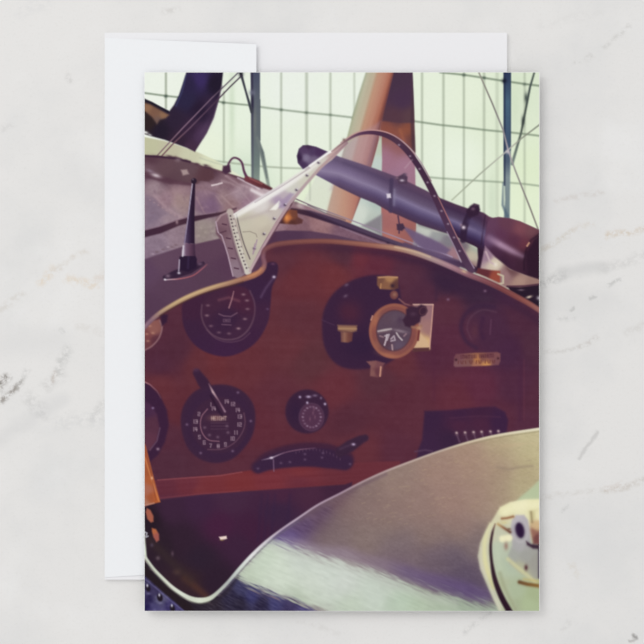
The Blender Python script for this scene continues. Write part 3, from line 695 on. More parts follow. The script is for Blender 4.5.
# left edge big dial
dial('printed_gauge', 'dark gauge cut by the left edge of the print')
poly([(143, 381), (150, 385), (160, 395), (167, 410), (169, 425), (165, 442), (158, 455), (150, 462), (143, 465)], (58, 32, 58), 1.2)
poly([(143, 400), (150, 404), (157, 414), (159.5, 428), (157, 440), (150, 450), (143, 452)], field([(147, 410, (72, 42, 70)), (152, 425, (84, 48, 66)), (148, 440, (92, 52, 70))], 20, 2), 1.2, mark=False)
line([(144, 381.5), (150, 384.5), (157, 391), (161, 398)], 1.1, [(176, 126, 128), (150, 100, 110), (110, 70, 84), (90, 54, 70)], .7)
line([(160, 428), (157, 441), (150, 450)], 1.0, (112, 84, 106), .8, alpha=.7)
glow(153, 408, 1.4, 1.2, (140, 116, 150), .8); glow(158, 449, 1.6, 1.4, (150, 122, 140), .9)

# curved level
LEVEL = part('printed_curved_level', PANEL, 'curved black spirit level')
line([(257, 467), (268, 461), (286, 456.5), (305, 454.5), (326, 455.5), (344, 460)], [12, 18, 22, 24, 24, 20], (66, 36, 58), 1.8, sm=True, mark=True)
line([(259, 467.5), (270, 462.5), (288, 458.5), (308, 457), (328, 458.5), (345, 462)], [11, 14, 17, 18, 19, 15], (57, 35, 62), 1.5, sm=True, mark=True)
line([(340, 452), (350, 446), (360, 440), (365, 438)], [10, 12, 9, 7], (58, 36, 58), 1.3, mark=True)
line([(340, 449), (352, 444)], 2, (86, 62, 84), 1.2, alpha=.5)
line([(262, 460), (272, 457.5), (285, 452.5), (300, 449.5), (315, 448)], 1.0, [(90, 66, 90), (200, 180, 200), (120, 84, 106), (130, 92, 112), (90, 60, 84)], .7, sm=True, alpha=.9)
glow(271.5, 457.8, 1.8, 1.2, (220, 204, 220), .9); glow(353.5, 444.3, 1.8, 1.3, (190, 170, 200), .9)
line([(273.5, 460), (273.8, 471)], 1.0, (132, 104, 130), .7, alpha=.8)
for x, y in [(258, 468.5), (290, 462), (305, 459.5), (305, 454), (322, 457.5), (323, 453), (281, 463), (350, 464)]:
    glow(x, y, 1.4, 1.2, (120, 96, 122), .5)
for k in range(14):
    glow(296 + k * 3.4, 449.5 + .012 * (k * 3.4 - 16) ** 2, .6, 1.3, (112, 82, 104), .4)

# big compass
COMP = part('printed_compass', PANEL, 'compass with brass ring and knobs')
poly([(322, 325), (324, 310), (332, 295), (345, 284), (360, 277.5), (376, 275), (392, 278), (400, 290), (402, 330), (400, 352), (386, 364), (365, 369), (345, 368), (332, 360), (324, 345)], (58, 34, 60), 1.5, sm=True)
glow(362, 345, 20, 14, (48, 30, 58), .7)
glow(352, 313, 10, 12, (86, 40, 56), .55)
glow(345, 311, 7, 9, (78, 38, 56), .5)
for x, y in [(346.5, 285), (345.5, 296)]:
    glow(x, y, 2.2, 1.4, (112, 88, 110), .7, -.5)
line([(322, 320), (334, 325)], 1, (86, 58, 84), .9, alpha=.5)
BR = field([(380, 280, (116, 78, 64)), (390, 278, (168, 124, 86)), (386, 286, (134, 92, 70)), (396, 285, (92, 58, 56))], 4, 2)
poly([(377, 276.5), (398, 277), (398.5, 288), (394, 290), (380, 289), (377, 285)], BR, .9)
line([(379, 277.5), (388, 276.8), (397, 277.4)], 1.4, (188, 144, 106), .9)
line([(381, 284), (380.5, 288)], 1.0, (190, 140, 96), .8)
glow(392.5, 285.8, 2.0, 1.8, (54, 34, 48), .9)
oval(394, 295, 4, 4.3, (112, 66, 66), .9); glow(394.5, 294.5, 2.2, 2.2, (150, 108, 92), .8)
# left and bottom brass knobs
poly([(337.5, 325), (357, 325.5), (356.5, 331), (350, 333), (343, 332.5), (338, 330.5)], (138, 100, 82), 1.1)
poly([(340.5, 332), (353, 332.5), (352, 341), (348, 342.6), (341, 342)], ramp((340, 0), (353, 0), [(0, (100, 62, 64)), (.35, (142, 100, 84)), (.6, (116, 72, 64)), (1, (96, 56, 58))]), .9)
line([(339, 328.5), (356, 328.8)], 1.4, (172, 134, 102), 1.0)
line([(339, 330.5), (350, 332)], 1.0, (100, 62, 60), .8, alpha=.7)
poly([(366.5, 361.5), (376, 360.5), (385, 363), (383, 366), (382, 375), (378, 377.5), (370, 376), (370.5, 366)], field([(372, 364, (128, 84, 84)), (380, 364, (116, 72, 78)), (373, 373, (130, 86, 84)), (377, 372, (100, 56, 66))], 5, 2), .9)
line([(380.8, 367), (380, 376)], 1.3, (214, 160, 134), .8)
# mirror plate at right
poly([(413, 304), (432.8, 304), (431, 330), (429.3, 350), (413, 350)], field([(420, 308, (138, 100, 104)), (430, 312, (148, 108, 114)), (430, 328, (156, 114, 112)), (425, 345, (212, 176, 124)), (418, 345, (176, 134, 104))], 12, 2), .9)
line([(413, 304.6), (433, 304.6)], .9, (214, 176, 160), .7)
line([(433, 305), (431.5, 325), (429.5, 348)], 1.0, (216, 168, 150), .7)
poly([(414, 343), (420, 333), (424, 337), (428, 341), (430, 349), (413, 349)], (206, 172, 136), 1.2, mark=False)
poly([(412, 348), (429, 347.5), (429.5, 351), (413, 352)], (88, 52, 56), .8, mark=False)
# brass ring
oval(394, 331, 25, 27.6, (134, 78, 72), .8, .1)
oval(394, 331, 23.4, 25.8, (154, 98, 80), .9, .1, ring=2.4, alpha=.65, mark=False)
glow(376, 320, 3, 8, (186, 118, 84), .6, .4); glow(388, 355, 9, 2.4, (180, 116, 88), .6, .2); glow(378, 345, 4, 5, (172, 110, 84), .6, -.6)
glow(412, 340, 3, 8, (120, 70, 70), .6, .3)
line([(371, 320), (372.5, 316)], 1.2, (230, 170, 140), .7, alpha=.8)
oval(394, 330.5, 17.4, 20.3, (88, 68, 84), .9, .1)
glow(398, 318, 10, 5, (100, 82, 96), .7)
glow(396, 345, 9, 5, (104, 90, 112), .6)
glow(386, 319, 7, 6, (92, 70, 84), .7); glow(400, 320, 3.5, 4, (74, 52, 74), .7)
glow(386, 343, 8, 7, (84, 56, 70), .8)
line([(378, 331.3), (385, 330), (391, 329)], [1.6, 2.2, 1.6], (186, 172, 172), .9)
line([(377.5, 333), (390, 331.5)], .8, (124, 98, 104), .7, alpha=.7)
glow(400, 331, 7, 1.6, (148, 130, 140), .7, .2)
for P_, c_ in [([(387, 335), (386, 340), (384.5, 345)], (214, 198, 204)), ([(385, 336), (389, 334.5), (387, 340)], (190, 176, 184)), ([(391, 339), (394, 336), (395, 340), (391, 341)], (186, 170, 180)),
               ([(396.5, 333), (399, 337), (402, 340)], (200, 188, 190)), ([(392, 345), (392.5, 350)], (186, 158, 160)), ([(380, 336), (383, 337)], (150, 120, 128)), ([(404, 336), (406, 334)], (150, 120, 130))]:
    line(P_, 1.3, c_, .8)
oval(394, 330.5, 17.4, 20.3, (84, 50, 60), .8, .1, ring=1.2, alpha=.6, mark=False)
# clamp in front of the ring
line([(399, 299), (405, 304), (413, 306)], 1.4, (130, 86, 88), .8)
poly([(406, 309), (411, 306), (417, 307), (421, 304.5), (426, 306.5), (427.5, 311), (425, 315), (421, 317), (420, 322), (415, 325), (411, 328), (405, 326), (402.5, 320), (406, 315)], (60, 36, 56), 1.1)
glow(411, 304, 1.6, 3, (84, 48, 60), .7)
oval(422.3, 311, 4.4, 4.8, (62, 36, 54), .9, .5); oval(423, 311, 3.2, 4, (112, 76, 82), .8, .5, ring=.8, alpha=.45, mark=False)
glow(413, 314, 3, 2, (84, 58, 78), .7)
line([(412, 327), (418, 328), (421, 326)], 2.4, (150, 108, 90), 1.0, alpha=.8)
line([(419, 331), (418, 340)], 2, (110, 52, 54), .8)
glow(419, 328, 2.4, 2, (200, 156, 120), .6)

# nameplate
PLATE = part('printed_nameplate', PANEL, 'small brass nameplate with two lines')
poly([(454.2, 357), (456, 354), (475, 352.8), (497, 352), (500.3, 353.5), (500.3, 361), (498.5, 365), (480, 366), (455, 367), (453.6, 365.5)],
     field([(457, 357, (114, 70, 78)), (458, 364, (122, 82, 88)), (470, 360, (120, 78, 76)), (477, 360, (176, 118, 76)), (476, 365, (160, 108, 88)), (486, 365, (196, 138, 86)), (490, 355, (118, 72, 78)), (496, 363, (118, 74, 82)), (468, 365, (124, 84, 84)), (483, 358, (122, 76, 72))], 7, 2), .9)
text('STARTING', 468.5, 356.6, 1.4, 2.8, 2.0, (84, 42, 54), .8, -.04, .6)
text('MAGNETO', 486.5, 355.8, 1.4, 2.8, 2.05, (84, 42, 54), .8, -.04, .6)
for k in range(17):
    if k in (4, 7, 11):
        continue
    x = 458.5 + k * 2.25
    line([(x, 361.2 - k * .05), (x + (.5 if k % 2 else -.4), 363.7 - k * .05)], .9, (98, 48, 46), .6, alpha=.7)
glow(456, 359.8, 1.3, 1.3, (60, 30, 42), .9); glow(498, 358.3, 1.3, 1.3, (70, 36, 46), .9)

# switch box
SWB = part('printed_switch_box', PANEL, 'dark box with a row of metal switches')
poly([(424.5, 411), (450, 410), (480, 407), (495, 406.5), (505, 412), (508, 420), (506, 440), (440, 475), (415, 470), (418, 450), (422, 440)],
     field([(430, 420, (58, 34, 62)), (430, 445, (60, 36, 64)), (460, 415, (62, 34, 62)), (460, 425, (74, 38, 62)), (480, 425, (74, 38, 62)), (500, 422, (60, 34, 64)), (480, 410, (64, 34, 60)), (450, 440, (56, 34, 60)), (470, 438, (70, 40, 62))], 30, 2), 1.3)
line([(450, 418), (480, 416), (500, 417)], 1.0, (92, 54, 76), 1, alpha=.4)
line([(415, 451.5), (425, 450), (432, 451)], 1.4, (92, 66, 90), 1.0, alpha=.7)
for k, x in enumerate([456.5, 465, 473.5, 481.5, 490.3, 498.3]):
    y = 432.8 - k * .35
    line([(x + .5, y + 1), (x + 1.4, y + 5), (x + 3, y + 9)], 1.6, (110, 84, 104), .9, alpha=.6)
    glow(x, y, 1.4, 1.3, (196, 170, 170), .9)
    glow(x, y + 2.2, 1.6, 1, (110, 82, 96), .5)

# dark space below the panel
WELL = part('printed_cockpit_well', PANEL, 'dark space under the panel')
poly([(143, 508), (160, 500), (200, 495), (240, 492), (290, 488.5), (345, 484.5), (352, 482), (352, 520), (240, 600), (150, 600)],
     field([(170, 510, (60, 36, 58)), (200, 505, (62, 36, 62)), (230, 500, (68, 40, 64)), (280, 495, (72, 38, 62)), (310, 492, (72, 40, 62)), (335, 490, (64, 36, 58)), (280, 510, (58, 36, 62)), (250, 530, (64, 32, 58)), (220, 525, (68, 32, 60)),
            (180, 540, (50, 32, 48)), (200, 560, (46, 32, 48)), (215, 580, (46, 30, 46)), (165, 545, (44, 30, 42)), (240, 545, (60, 34, 58)), (190, 580, (52, 34, 42)), (150, 520, (38, 26, 36))], 60, 2), 1.0)
for x in (262, 268, 275, 290):
    line([(x, 495), (x - 4, 540)], 2.5, (50, 34, 64), 2, alpha=.35)
line([(150, 498), (250, 493)], 3, (70, 42, 70), 3, alpha=.3)
line([(185, 578), (197, 588), (206, 596)], 6, (86, 54, 44), 3, alpha=.7)
line([(150, 540), (175, 565), (190, 580)], 8, (58, 44, 44), 4, alpha=.6)
glow(158, 558, 2, 2, (110, 92, 100), .7); glow(172.5, 553.5, 1.4, 2.4, (104, 82, 96), .6); glow(152, 545, 1.6, 2, (90, 76, 96), .6); glow(177, 572, 4, 3, (80, 60, 56), .6)
poly([(219, 536.8), (226.5, 535.8), (227, 538.5), (225, 539.2), (220.5, 539.6)], (236, 214, 204), .7, mark=False)
glow(222, 540, 2, .8, (200, 180, 100), .5)

# wooden stick at the left
STICK = part('printed_wooden_slat', PANEL, 'orange wooden slat at the left edge')
poly([(143, 440), (146, 446), (150.5, 464), (155, 482), (160.5, 502), (150, 504.5), (143, 506)],
     field([(145, 455, (168, 88, 56)), (148, 470, (160, 86, 54)), (152, 480, (170, 92, 56)), (157, 498, (176, 92, 50)), (147, 490, (168, 104, 84)), (145, 503, (170, 116, 96)), (151, 498, (158, 84, 54))], 10, 2), .8)
line([(145, 458), (151, 477), (159, 501)], 1.2, (206, 130, 80), .8, alpha=.8)
line([(144, 445), (150, 468), (156, 500)], .8, (120, 60, 50), .7, alpha=.5)
glow(152, 478, 1, 1.5, (240, 190, 150), .8)
line([(143, 506), (150, 504), (154, 503)], 1.0, (200, 150, 130), .8, alpha=.8)
STRAP = part('printed_leather_strap', PANEL, 'brown strap loops at the left edge')
poly([(147, 508), (150.5, 510), (153.5, 516), (153.5, 521.5), (151, 522.5), (147.5, 519), (145.8, 512)], (162, 92, 74), .9)
poly([(152, 528), (156, 529), (159, 534), (159.3, 540), (156.5, 542), (153.5, 537), (152, 531)], field([(154, 531, (176, 100, 66)), (157, 536, (156, 86, 78))], 5, 2), .9)
line([(145, 532), (147, 533), (146, 537), (148, 536)], 1.1, (196, 196, 206), .7)

# ---- silver fairing in the foreground -----------------------------------
METAL = part('printed_metal_fairing', 0, 'silver metal fairing in the foreground')
RE = [(140, 551), (145, 557), (153, 568), (162, 577.5), (172, 587), (182, 594), (191, 598.6), (200, 600.3), (209, 598.6), (217, 593), (228, 582), (240, 568), (252, 555), (266, 541.5), (282, 529), (300, 516.8), (318, 504.8), (340, 493.5), (362, 482), (385, 471.5), (410, 461.8), (440, 451), (470, 441.8), (500, 434.8), (542, 428.4)]
RS = smooth(RE, 4)
MET = RS.tolist() + [(545, 625), (140, 625)]
_below = ink.copy(); _bid = pid.copy()
poly(MET, field([(290, 530, (104, 84, 108)), (320, 520, (112, 92, 98)), (345, 508, (122, 104, 104)), (335, 535, (124, 106, 108)), (360, 500, (128, 112, 108)), (365, 535, (132, 114, 110)), (390, 520, (134, 116, 110)), (400, 545, (126, 110, 112)), (400, 480, (144, 126, 116)),
             (420, 505, (142, 122, 114)), (430, 535, (136, 116, 110)), (435, 558, (108, 92, 104)), (455, 558, (102, 88, 102)), (465, 575, (92, 78, 98)), (400, 556, (116, 98, 108)), (440, 470, (158, 134, 120)), (450, 500, (154, 130, 118)), (460, 530, (144, 122, 114)), (470, 455, (168, 144, 124)), (480, 500, (160, 138, 122)),
             (475, 545, (126, 110, 110)), (500, 448, (180, 164, 132)), (525, 440, (196, 186, 148)), (505, 470, (164, 142, 122)), (500, 490, (166, 146, 124)), (522, 465, (184, 170, 134)), (535, 455, (192, 182, 142)), (520, 485, (182, 170, 134))], 260, 2.2), .6,
     tex=[(3, 3, 1.5, .3, 8), (2.5, 9, 4, .2, 9), (2, 1.4, 1.2, 0, 10)])
poly([(330, 495), (385, 470), (440, 450), (470, 441), (500, 455), (490, 500), (470, 525), (400, 525), (345, 520)], (156, 118, 112), 14, alpha=.26, mark=False)
# purple wedge under the edge
poly([(262, 545), (275, 535), (295, 521), (318, 507), (340, 496), (352, 492), (340, 506), (322, 524), (305, 540), (292, 550)],
     field([(275, 541, (96, 78, 138)), (290, 538, (102, 84, 134)), (300, 525, (92, 70, 104)), (320, 513, (98, 74, 98)), (340, 500, (104, 78, 90))], 60, 2), 9, alpha=.9, mark=False, tex=(8, 6, 1.6, .45, 31))
STK = [(2.4, 14, 1.8, .42, 32), (1.8, 6, 1.2, .45, 33)]
# purple seam along the top of the light band
line([(285, 540), (300, 544), (322, 552), (345, 554), (365, 561), (385, 566), (405, 572), (425, 579), (445, 584), (465, 590), (484, 596)], [8, 10, 12, 14, 14, 14, 14, 15, 16, 16, 14],
     [(122, 104, 140), (144, 126, 146), (150, 134, 150), (146, 128, 144), (140, 122, 138), (132, 114, 132), (112, 94, 126), (106, 87, 122), (99, 80, 118), (97, 78, 118), (102, 84, 122)], 5, alpha=[.6, .75, .75, .75, .72, .75, .85, .9, .9, .92, .85], tex=(5, 8, 1.3, .42, 34))
# the light band
poly([(226, 585), (236, 572), (248, 560), (262, 543), (272, 540), (285, 544), (300, 549), (322, 557), (345, 561), (365, 568), (385, 574), (405, 581), (425, 589), (445, 594), (465, 600), (490, 604), (545, 606), (545, 640), (345, 640), (326, 612), (308, 607), (285, 599), (262, 592), (245, 585), (236, 581)],
     field([(245, 575, (190, 202, 182)), (262, 560, (200, 212, 194)), (280, 572, (206, 216, 200)), (300, 562, (204, 212, 202)), (310, 585, (206, 214, 202)), (330, 572, (204, 212, 202)), (345, 585, (205, 211, 203)), (350, 604, (190, 202, 184)), (375, 592, (200, 210, 198)), (300, 598, (186, 198, 178)),
            (400, 600, (186, 202, 182)), (420, 606, (182, 198, 174)), (390, 582, (192, 200, 188)), (440, 606, (174, 188, 166)), (470, 608, (162, 176, 156)), (430, 597, (174, 184, 166))], 200, 2.2), 5, mark=False,
     tex=[(4, 12, 2, .4, 35), (3, 5, 3, .4, 36)], rough=STK)
line([(268, 545), (300, 556), (340, 567), (380, 580), (420, 594), (455, 603)], 5, (186, 190, 182), 4, alpha=.4, tex=(7, 9, 1.1, .42, 37))
line([(318, 553), (345, 557), (380, 568), (420, 584), (450, 593)], 1.2, (206, 204, 212), 1.4, alpha=.06, tex=(12, 3, 1.2, .5, 38))
# dark end at the lower left
poly([(140, 556), (160, 576), (190, 600), (210, 600), (228, 583), (234, 577), (246, 585), (262, 592), (285, 600), (308, 608), (322, 616), (140, 620)],
     field([(150, 568, (46, 38, 52)), (175, 595, (42, 32, 42)), (195, 607, (44, 36, 48)), (212, 606, (52, 44, 56)), (230, 594, (52, 46, 68)), (240, 588, (68, 66, 100)), (240, 603, (44, 38, 56)), (252, 596, (62, 60, 104)), (262, 604, (48, 42, 66)), (275, 602, (70, 68, 112)), (290, 608, (60, 52, 88)), (305, 610, (84, 78, 122))], 30, 2), 3, mark=False,
     tex=[(9, 7, 1.3, .5, 40), (5, 3, 1.5, .5, 41)], rough=[(4, 14, 1.6, .45, 42), (2, 5, 1.1, .45, 43)])
_c = cover(MET)
ink[:] = _below * (1 - _c) + ink * _c
pid[:] = np.where(_c[..., 0] > .5, pid, _bid)
for k in range(260):
    x = 360 + _rs.rand() * 178; y = np.interp(x, [360, 440, 540], [490, 458, 437]) + _rs.rand() * 60
    if x > 485 and y > 500 or y > 525:
        continue
    line([(x, y), (x + 3, y - .8)], .8, (200, 180, 140) if _rs.rand() < .5 else (134, 110, 104), .7, alpha=.16)
line([(497, 467), (508, 469.5), (520, 467), (532, 466)], 2, (150, 132, 114), 1.5, alpha=.6)
glow(512, 445, 16, 2, (196, 172, 140), .35, -.1)
# lower left rim underside
poly([(143, 560), (152, 572), (165, 585), (180, 597), (192, 605), (196, 612), (186, 612), (170, 600), (155, 588), (143, 575)], (38, 28, 34), 1.4, mark=False)
poly([(143, 574), (152, 582), (163, 592), (175, 602), (186, 612), (143, 612)], field([(148, 582, (64, 58, 90)), (155, 590, (58, 50, 84)), (147, 600, (50, 42, 80)), (160, 600, (84, 80, 110)), (155, 608, (84, 78, 120)), (170, 606, (64, 56, 100)), (146, 608, (38, 30, 76))], 8, 2), 1.0, mark=False, tex=(14, 3, 3, .6, 12))
line([(143, 577), (155, 587), (170, 600), (184, 611)], 1.0, (112, 106, 150), .8, alpha=.6)
for x, y, s_ in [(148, 588, 1), (160, 597.5, 1.15), (172.5, 608, 1)]:
    oval(x, y, 2.4 * s_, 3.4 * s_, (32, 24, 36), .9, -.3, mark=False)
    glow(x - .6, y - 2.6, 1.0, 1.6, (210, 206, 226), .9)
    glow(x + .5, y + 5.5, 2.2, 1.2, (130, 124, 160), .5)
# dark under the rim at the bottom
line([(196, 606), (212, 602), (226, 592), (238, 577)], [8, 8, 5, 2], (42, 34, 44), 2, alpha=.6)
RIMP = part('printed_silver_edge', METAL, 'bright rolled edge of the fairing')
def rimc(k):
    return [(170, 176, 160), (206, 210, 196), (200, 206, 190), (206, 212, 196), (214, 218, 204), (216, 222, 208), (206, 212, 196), (216, 222, 206), (206, 212, 194), (190, 196, 184), (176, 180, 178), (206, 214, 206), (226, 226, 226), (206, 200, 206), (178, 160, 178), (186, 168, 184), (178, 156, 172), (166, 142, 158), (172, 150, 154), (180, 158, 156), (186, 166, 156), (188, 170, 156), (206, 192, 166), (216, 206, 178), (226, 222, 196)][k]
line(RE, [2.6, 3, 3.2, 3.4, 3.8, 4.2, 5, 5.6, 4.6, 3.6, 3.2, 3.4, 3.4, 2.6, 2, 2, 2, 2, 2, 2, 2, 2, 2.2, 2.4, 2.6], [rimc(k) for k in range(25)], .8, sm=True, mark=True)
ROff = [(x + 1.4, y + 2.4) for x, y in RE[9:16]]
line(ROff, 1.0, (104, 96, 110), .8, sm=True, alpha=.6)
line([(x + .6, y + 3.0) for x, y in RE[1:9]], 1.2, (112, 112, 100), 1, sm=True, alpha=.6)
line([(x - .4, y + 2.6) for x, y in RE[22:]], .8, (150, 140, 112), .7, sm=True, alpha=.6)
line([(x + .6, y + 2.8) for x, y in RE[15:20]], 2.5, (104, 80, 96), 1.8, sm=True, alpha=.5)

# ---- cream lamp in the corner -------------------------------------------
LAMP = part('printed_lamp', 0, 'blurred cream lamp fitting in the corner')
poly([(541, 478), (532, 487), (520, 497), (516, 502), (541, 502)], (184, 196, 160), 1.6)
poly([(541, 499), (525, 499.2), (510, 502), (500, 507), (494, 517), (486, 530), (480, 543), (477.6, 556), (480, 569), (486, 583), (492, 597), (499, 611.5), (541, 611.5)],
     field([(495, 520, (214, 210, 176)), (486, 535, (206, 202, 174)), (481, 550, (196, 192, 172)), (482, 570, (200, 196, 176)), (490, 592, (196, 196, 174)), (495, 605, (200, 202, 178)), (505, 510, (230, 226, 184)), (520, 503, (234, 230, 192)), (535, 506, (230, 226, 182)),
            (500, 530, (196, 198, 174)), (503, 570, (182, 194, 168)), (498, 550, (186, 196, 174)), (515, 590, (174, 186, 156)), (512, 606, (166, 176, 144)), (530, 605, (174, 188, 150)), (535, 595, (168, 180, 142)), (500, 585, (176, 182, 150)), (510, 565, (178, 190, 168))], 30, 2.2), 1.3)
line([(490, 524), (485, 540), (484.5, 556), (488, 573), (493, 588)], [2, 4, 5, 5, 3], [(226, 222, 180), (224, 220, 170), (226, 222, 168), (222, 216, 160), (206, 202, 150)], 2, alpha=.85, sm=True)
line([(481, 548), (482, 565), (490, 586), (500, 609)], 1.4, (214, 210, 190), 1.4, alpha=.6, sm=True)
line([(495, 524), (492.3, 533), (490.6, 546), (491.6, 562), (495, 580), (502, 598), (510.5, 613)], [1, 2.4, 2.6, 3, 4.6, 5.6, 6], [(140, 110, 96), (70, 48, 54), (52, 32, 42), (54, 36, 44), (50, 30, 42), (44, 24, 38), (42, 20, 36)], 1.1, sm=True)
line([(497, 545), (499, 565), (506, 588), (516, 610)], 4, (196, 206, 180), 2.4, alpha=.45, sm=True)
line([(500, 573), (506, 590), (517, 612)], 3.2, (152, 156, 124), 2, alpha=.6, sm=True)
line([(505, 511), (512, 507.5), (524, 505), (538, 504.5)], 7, (242, 238, 198), 3, alpha=.6)
LH = part('printed_lamp_holder', LAMP, 'grey holder with a dark round hole')
poly([(512, 520), (516, 515), (524, 515), (528, 520), (530, 530), (531, 543), (541, 547), (541, 578), (533, 580), (520, 573), (509, 563), (508, 555), (512, 545), (510.5, 532)],
     field([(515, 520, (188, 182, 188)), (513, 530, (168, 162, 170)), (527, 525, (178, 172, 178)), (520, 545, (172, 170, 170)), (512, 556, (166, 168, 160)), (526, 556, (162, 162, 156)), (535, 562, (158, 156, 148)), (520, 568, (178, 178, 152))], 20, 2.2), 1.4)
line([(508, 559), (516, 566), (526, 574), (535, 582)], 3.6, (206, 204, 160), 1.6, alpha=.85)
line([(519.5, 582), (527, 584), (541, 586)], 3.6, [(104, 72, 46), (118, 82, 46), (140, 102, 50)], 1.4)
line([(524, 579), (541, 581.5)], 2.2, (196, 176, 116), 1.6, alpha=.7)
glow(526, 567.5, 1.9, 3, (84, 50, 56), .9)
line([(540, 545), (539.8, 577)], 3.2, (48, 34, 58), 1.2)
poly([(529, 511), (541, 508), (541, 545), (533, 544), (530, 530)], field([(532, 515, (206, 198, 150)), (538, 515, (232, 226, 184)), (536, 525, (206, 178, 136)), (532, 533, (150, 104, 90)), (538, 538, (116, 70, 70))], 12, 2.2), 1.6)
line([(531, 512), (532, 522)], 1.6, (120, 100, 76), 1.4, alpha=.6)
poly([(526, 541), (531, 544), (541, 545), (541, 549), (533, 548.5), (527, 545)], (58, 38, 54), 1.4, mark=False)
oval(519.8, 530, 7.4, 12, (188, 183, 186), 1.8, -.15, ring=2.4, alpha=.6, mark=False)
oval(519.8, 530.2, 4.4, 7.8, (44, 24, 56), 1.5, -.2)
line([(502.5, 538.8), (509, 537.8)], 6.6, (238, 234, 196), 1.6, mark=True)
line([(498, 524), (504, 528), (510, 532)], 2.4, [(190, 160, 112), (140, 96, 70), (100, 62, 52)], 1.4)
line([(502, 518.5), (507, 518), (513, 516.5)], 2.2, (150, 104, 74), 1.4)
glow(506, 546, 2.2, 4, (150, 110, 98), .7)
glow(504, 522.5, 4, 2, (214, 202, 150), .7)
glow(509, 529, 2, 1.4, (100, 66, 52), .6)

# ---- padded rim of the cockpit ------------------------------------------
RIMC = part('printed_cockpit_rim', 0, 'tan padded rim of the cockpit opening')
rc = [(150, 120, 130), (140, 108, 124), (170, 140, 122), (190, 162, 122), (196, 166, 126), (196, 164, 124), (190, 156, 120), (176, 136, 110), (172, 124, 100), (190, 132, 98), (176, 122, 100), (140, 96, 104), (134, 92, 104), (128, 84, 88), (130, 82, 82), (128, 80, 78), (134, 84, 78), (138, 86, 78), (150, 98, 86), (164, 112, 96), (186, 146, 122), (186, 156, 138), (180, 156, 150), (176, 138, 146), (150, 106, 116), (136, 84, 90), (130, 74, 76), (138, 80, 76), (150, 92, 84), (160, 110, 104)]
line(RIM, [4.2, 4.2, 4.4, 4.6, 5, 5, 5, 5, 5.4, 5.6, 5.2, 4.8, 4.6, 4.6, 4.8, 5, 4.6, 4.6, 4.8, 5, 5.4, 5.4, 5.4, 5.4, 5.6, 5.6, 5.6, 5.4, 5.2, 5], [(c[0] * .86, c[1] * .82, c[2] * .86) for c in rc], .9, sm=True, mark=True)
line([(x, y - .5) for x, y in RIM], 2.0, rc, 1.2, sm=True, alpha=.9)
line([(160, 312), (185, 297.5), (215, 286), (240, 279)], 1.2, (214, 188, 140), .9, sm=True, alpha=[.2, .6, .45, .1])
line([(248, 276.5), (258, 272), (261, 268)], 1.4, (206, 146, 104), 1, sm=True, alpha=.5)
line([(395, 247), (415, 251.5), (430, 257)], 1.4, (214, 190, 160), .9, sm=True, alpha=.6)
glow(464, 271.5, 3, 1.4, (214, 186, 150), .7, .4)
line([(x, y + 3) for x, y in RIM[2:9]], 1.4, (74, 44, 44), .9, sm=True, alpha=.7)
# overall softness of the print: faint paper grain
ink += (noise(GX, GY, 1.3, 1.3, 0, 21) * 1.2)[..., None]
np.clip(ink, 2, 252, out=ink)
# --- PRINT END -----------------------------------------------------------
# ---- helpers ------------------------------------------------------------
def tag(o, label=None, cat=None, group=None):
    if label: o['label'] = label
    if cat: o['category'] = cat
    if group: o['group'] = group

def mesh_obj(name, verts, faces, mat, parent=None, smooth=False):
    me = bpy.data.meshes.new(name)
    me.from_pydata([tuple(v) for v in verts], [], [tuple(f) for f in faces])
    me.update()
    if smooth:
        for p in me.polygons: p.use_smooth = True
    o = bpy.data.objects.new(name, me)
    scene.collection.objects.link(o)
    me.materials.append(mat)
    if parent: o.parent = parent
    return o

def rounded(x0, y0, x1, y1, r, n=5):
    out = []
    for cx, cy, a0 in ((x1 - r, y0 + r, -90), (x1 - r, y1 - r, 0), (x0 + r, y1 - r, 90), (x0 + r, y0 + r, 180)):
        for k in range(n + 1):
            a = math.radians(a0 + 90 * k / n)
            out.append((cx + r * math.cos(a), cy + r * math.sin(a)))
    return out

def slab(name, outline, z0, z1, mat, parent=None, bev=.00006):
    """a sheet with the outline (artwork units) and softened top edge"""
    m = len(outline)
    cx = sum(p[0] for p in outline) / m; cy = sum(p[1] for p in outline) / m
    rings = []
    for z, ins in ((z0, bev), (z0 + bev, 0), (z1 - bev, 0), (z1, bev)):
        ring = []
        for (x, y) in outline:
            X, Y, _ = at(x, y)
            CX, CY, _ = at(cx, cy)
            L = math.hypot(X - CX, Y - CY)
            f = 1 - ins / L
            ring.append((CX + (X - CX) * f, CY + (Y - CY) * f, z))
        rings.append(ring)
    V = [v for r_ in rings for v in r_]
    F = []
    for k in range(3):
        for i in range(m):
            j = (i + 1) % m
            F.append((k * m + i, (k + 1) * m + i, (k + 1) * m + j, k * m + j))
    F.append(tuple(range(m)))
    F.append(tuple(reversed([3 * m + i for i in range(m)])))
    o = mesh_obj(name, V, F, mat, parent)
    import bmesh
    bm = bmesh.new(); bm.from_mesh(o.data); bmesh.ops.recalc_face_normals(bm, faces=bm.faces); bm.to_mesh(o.data); bm.free()
    return o

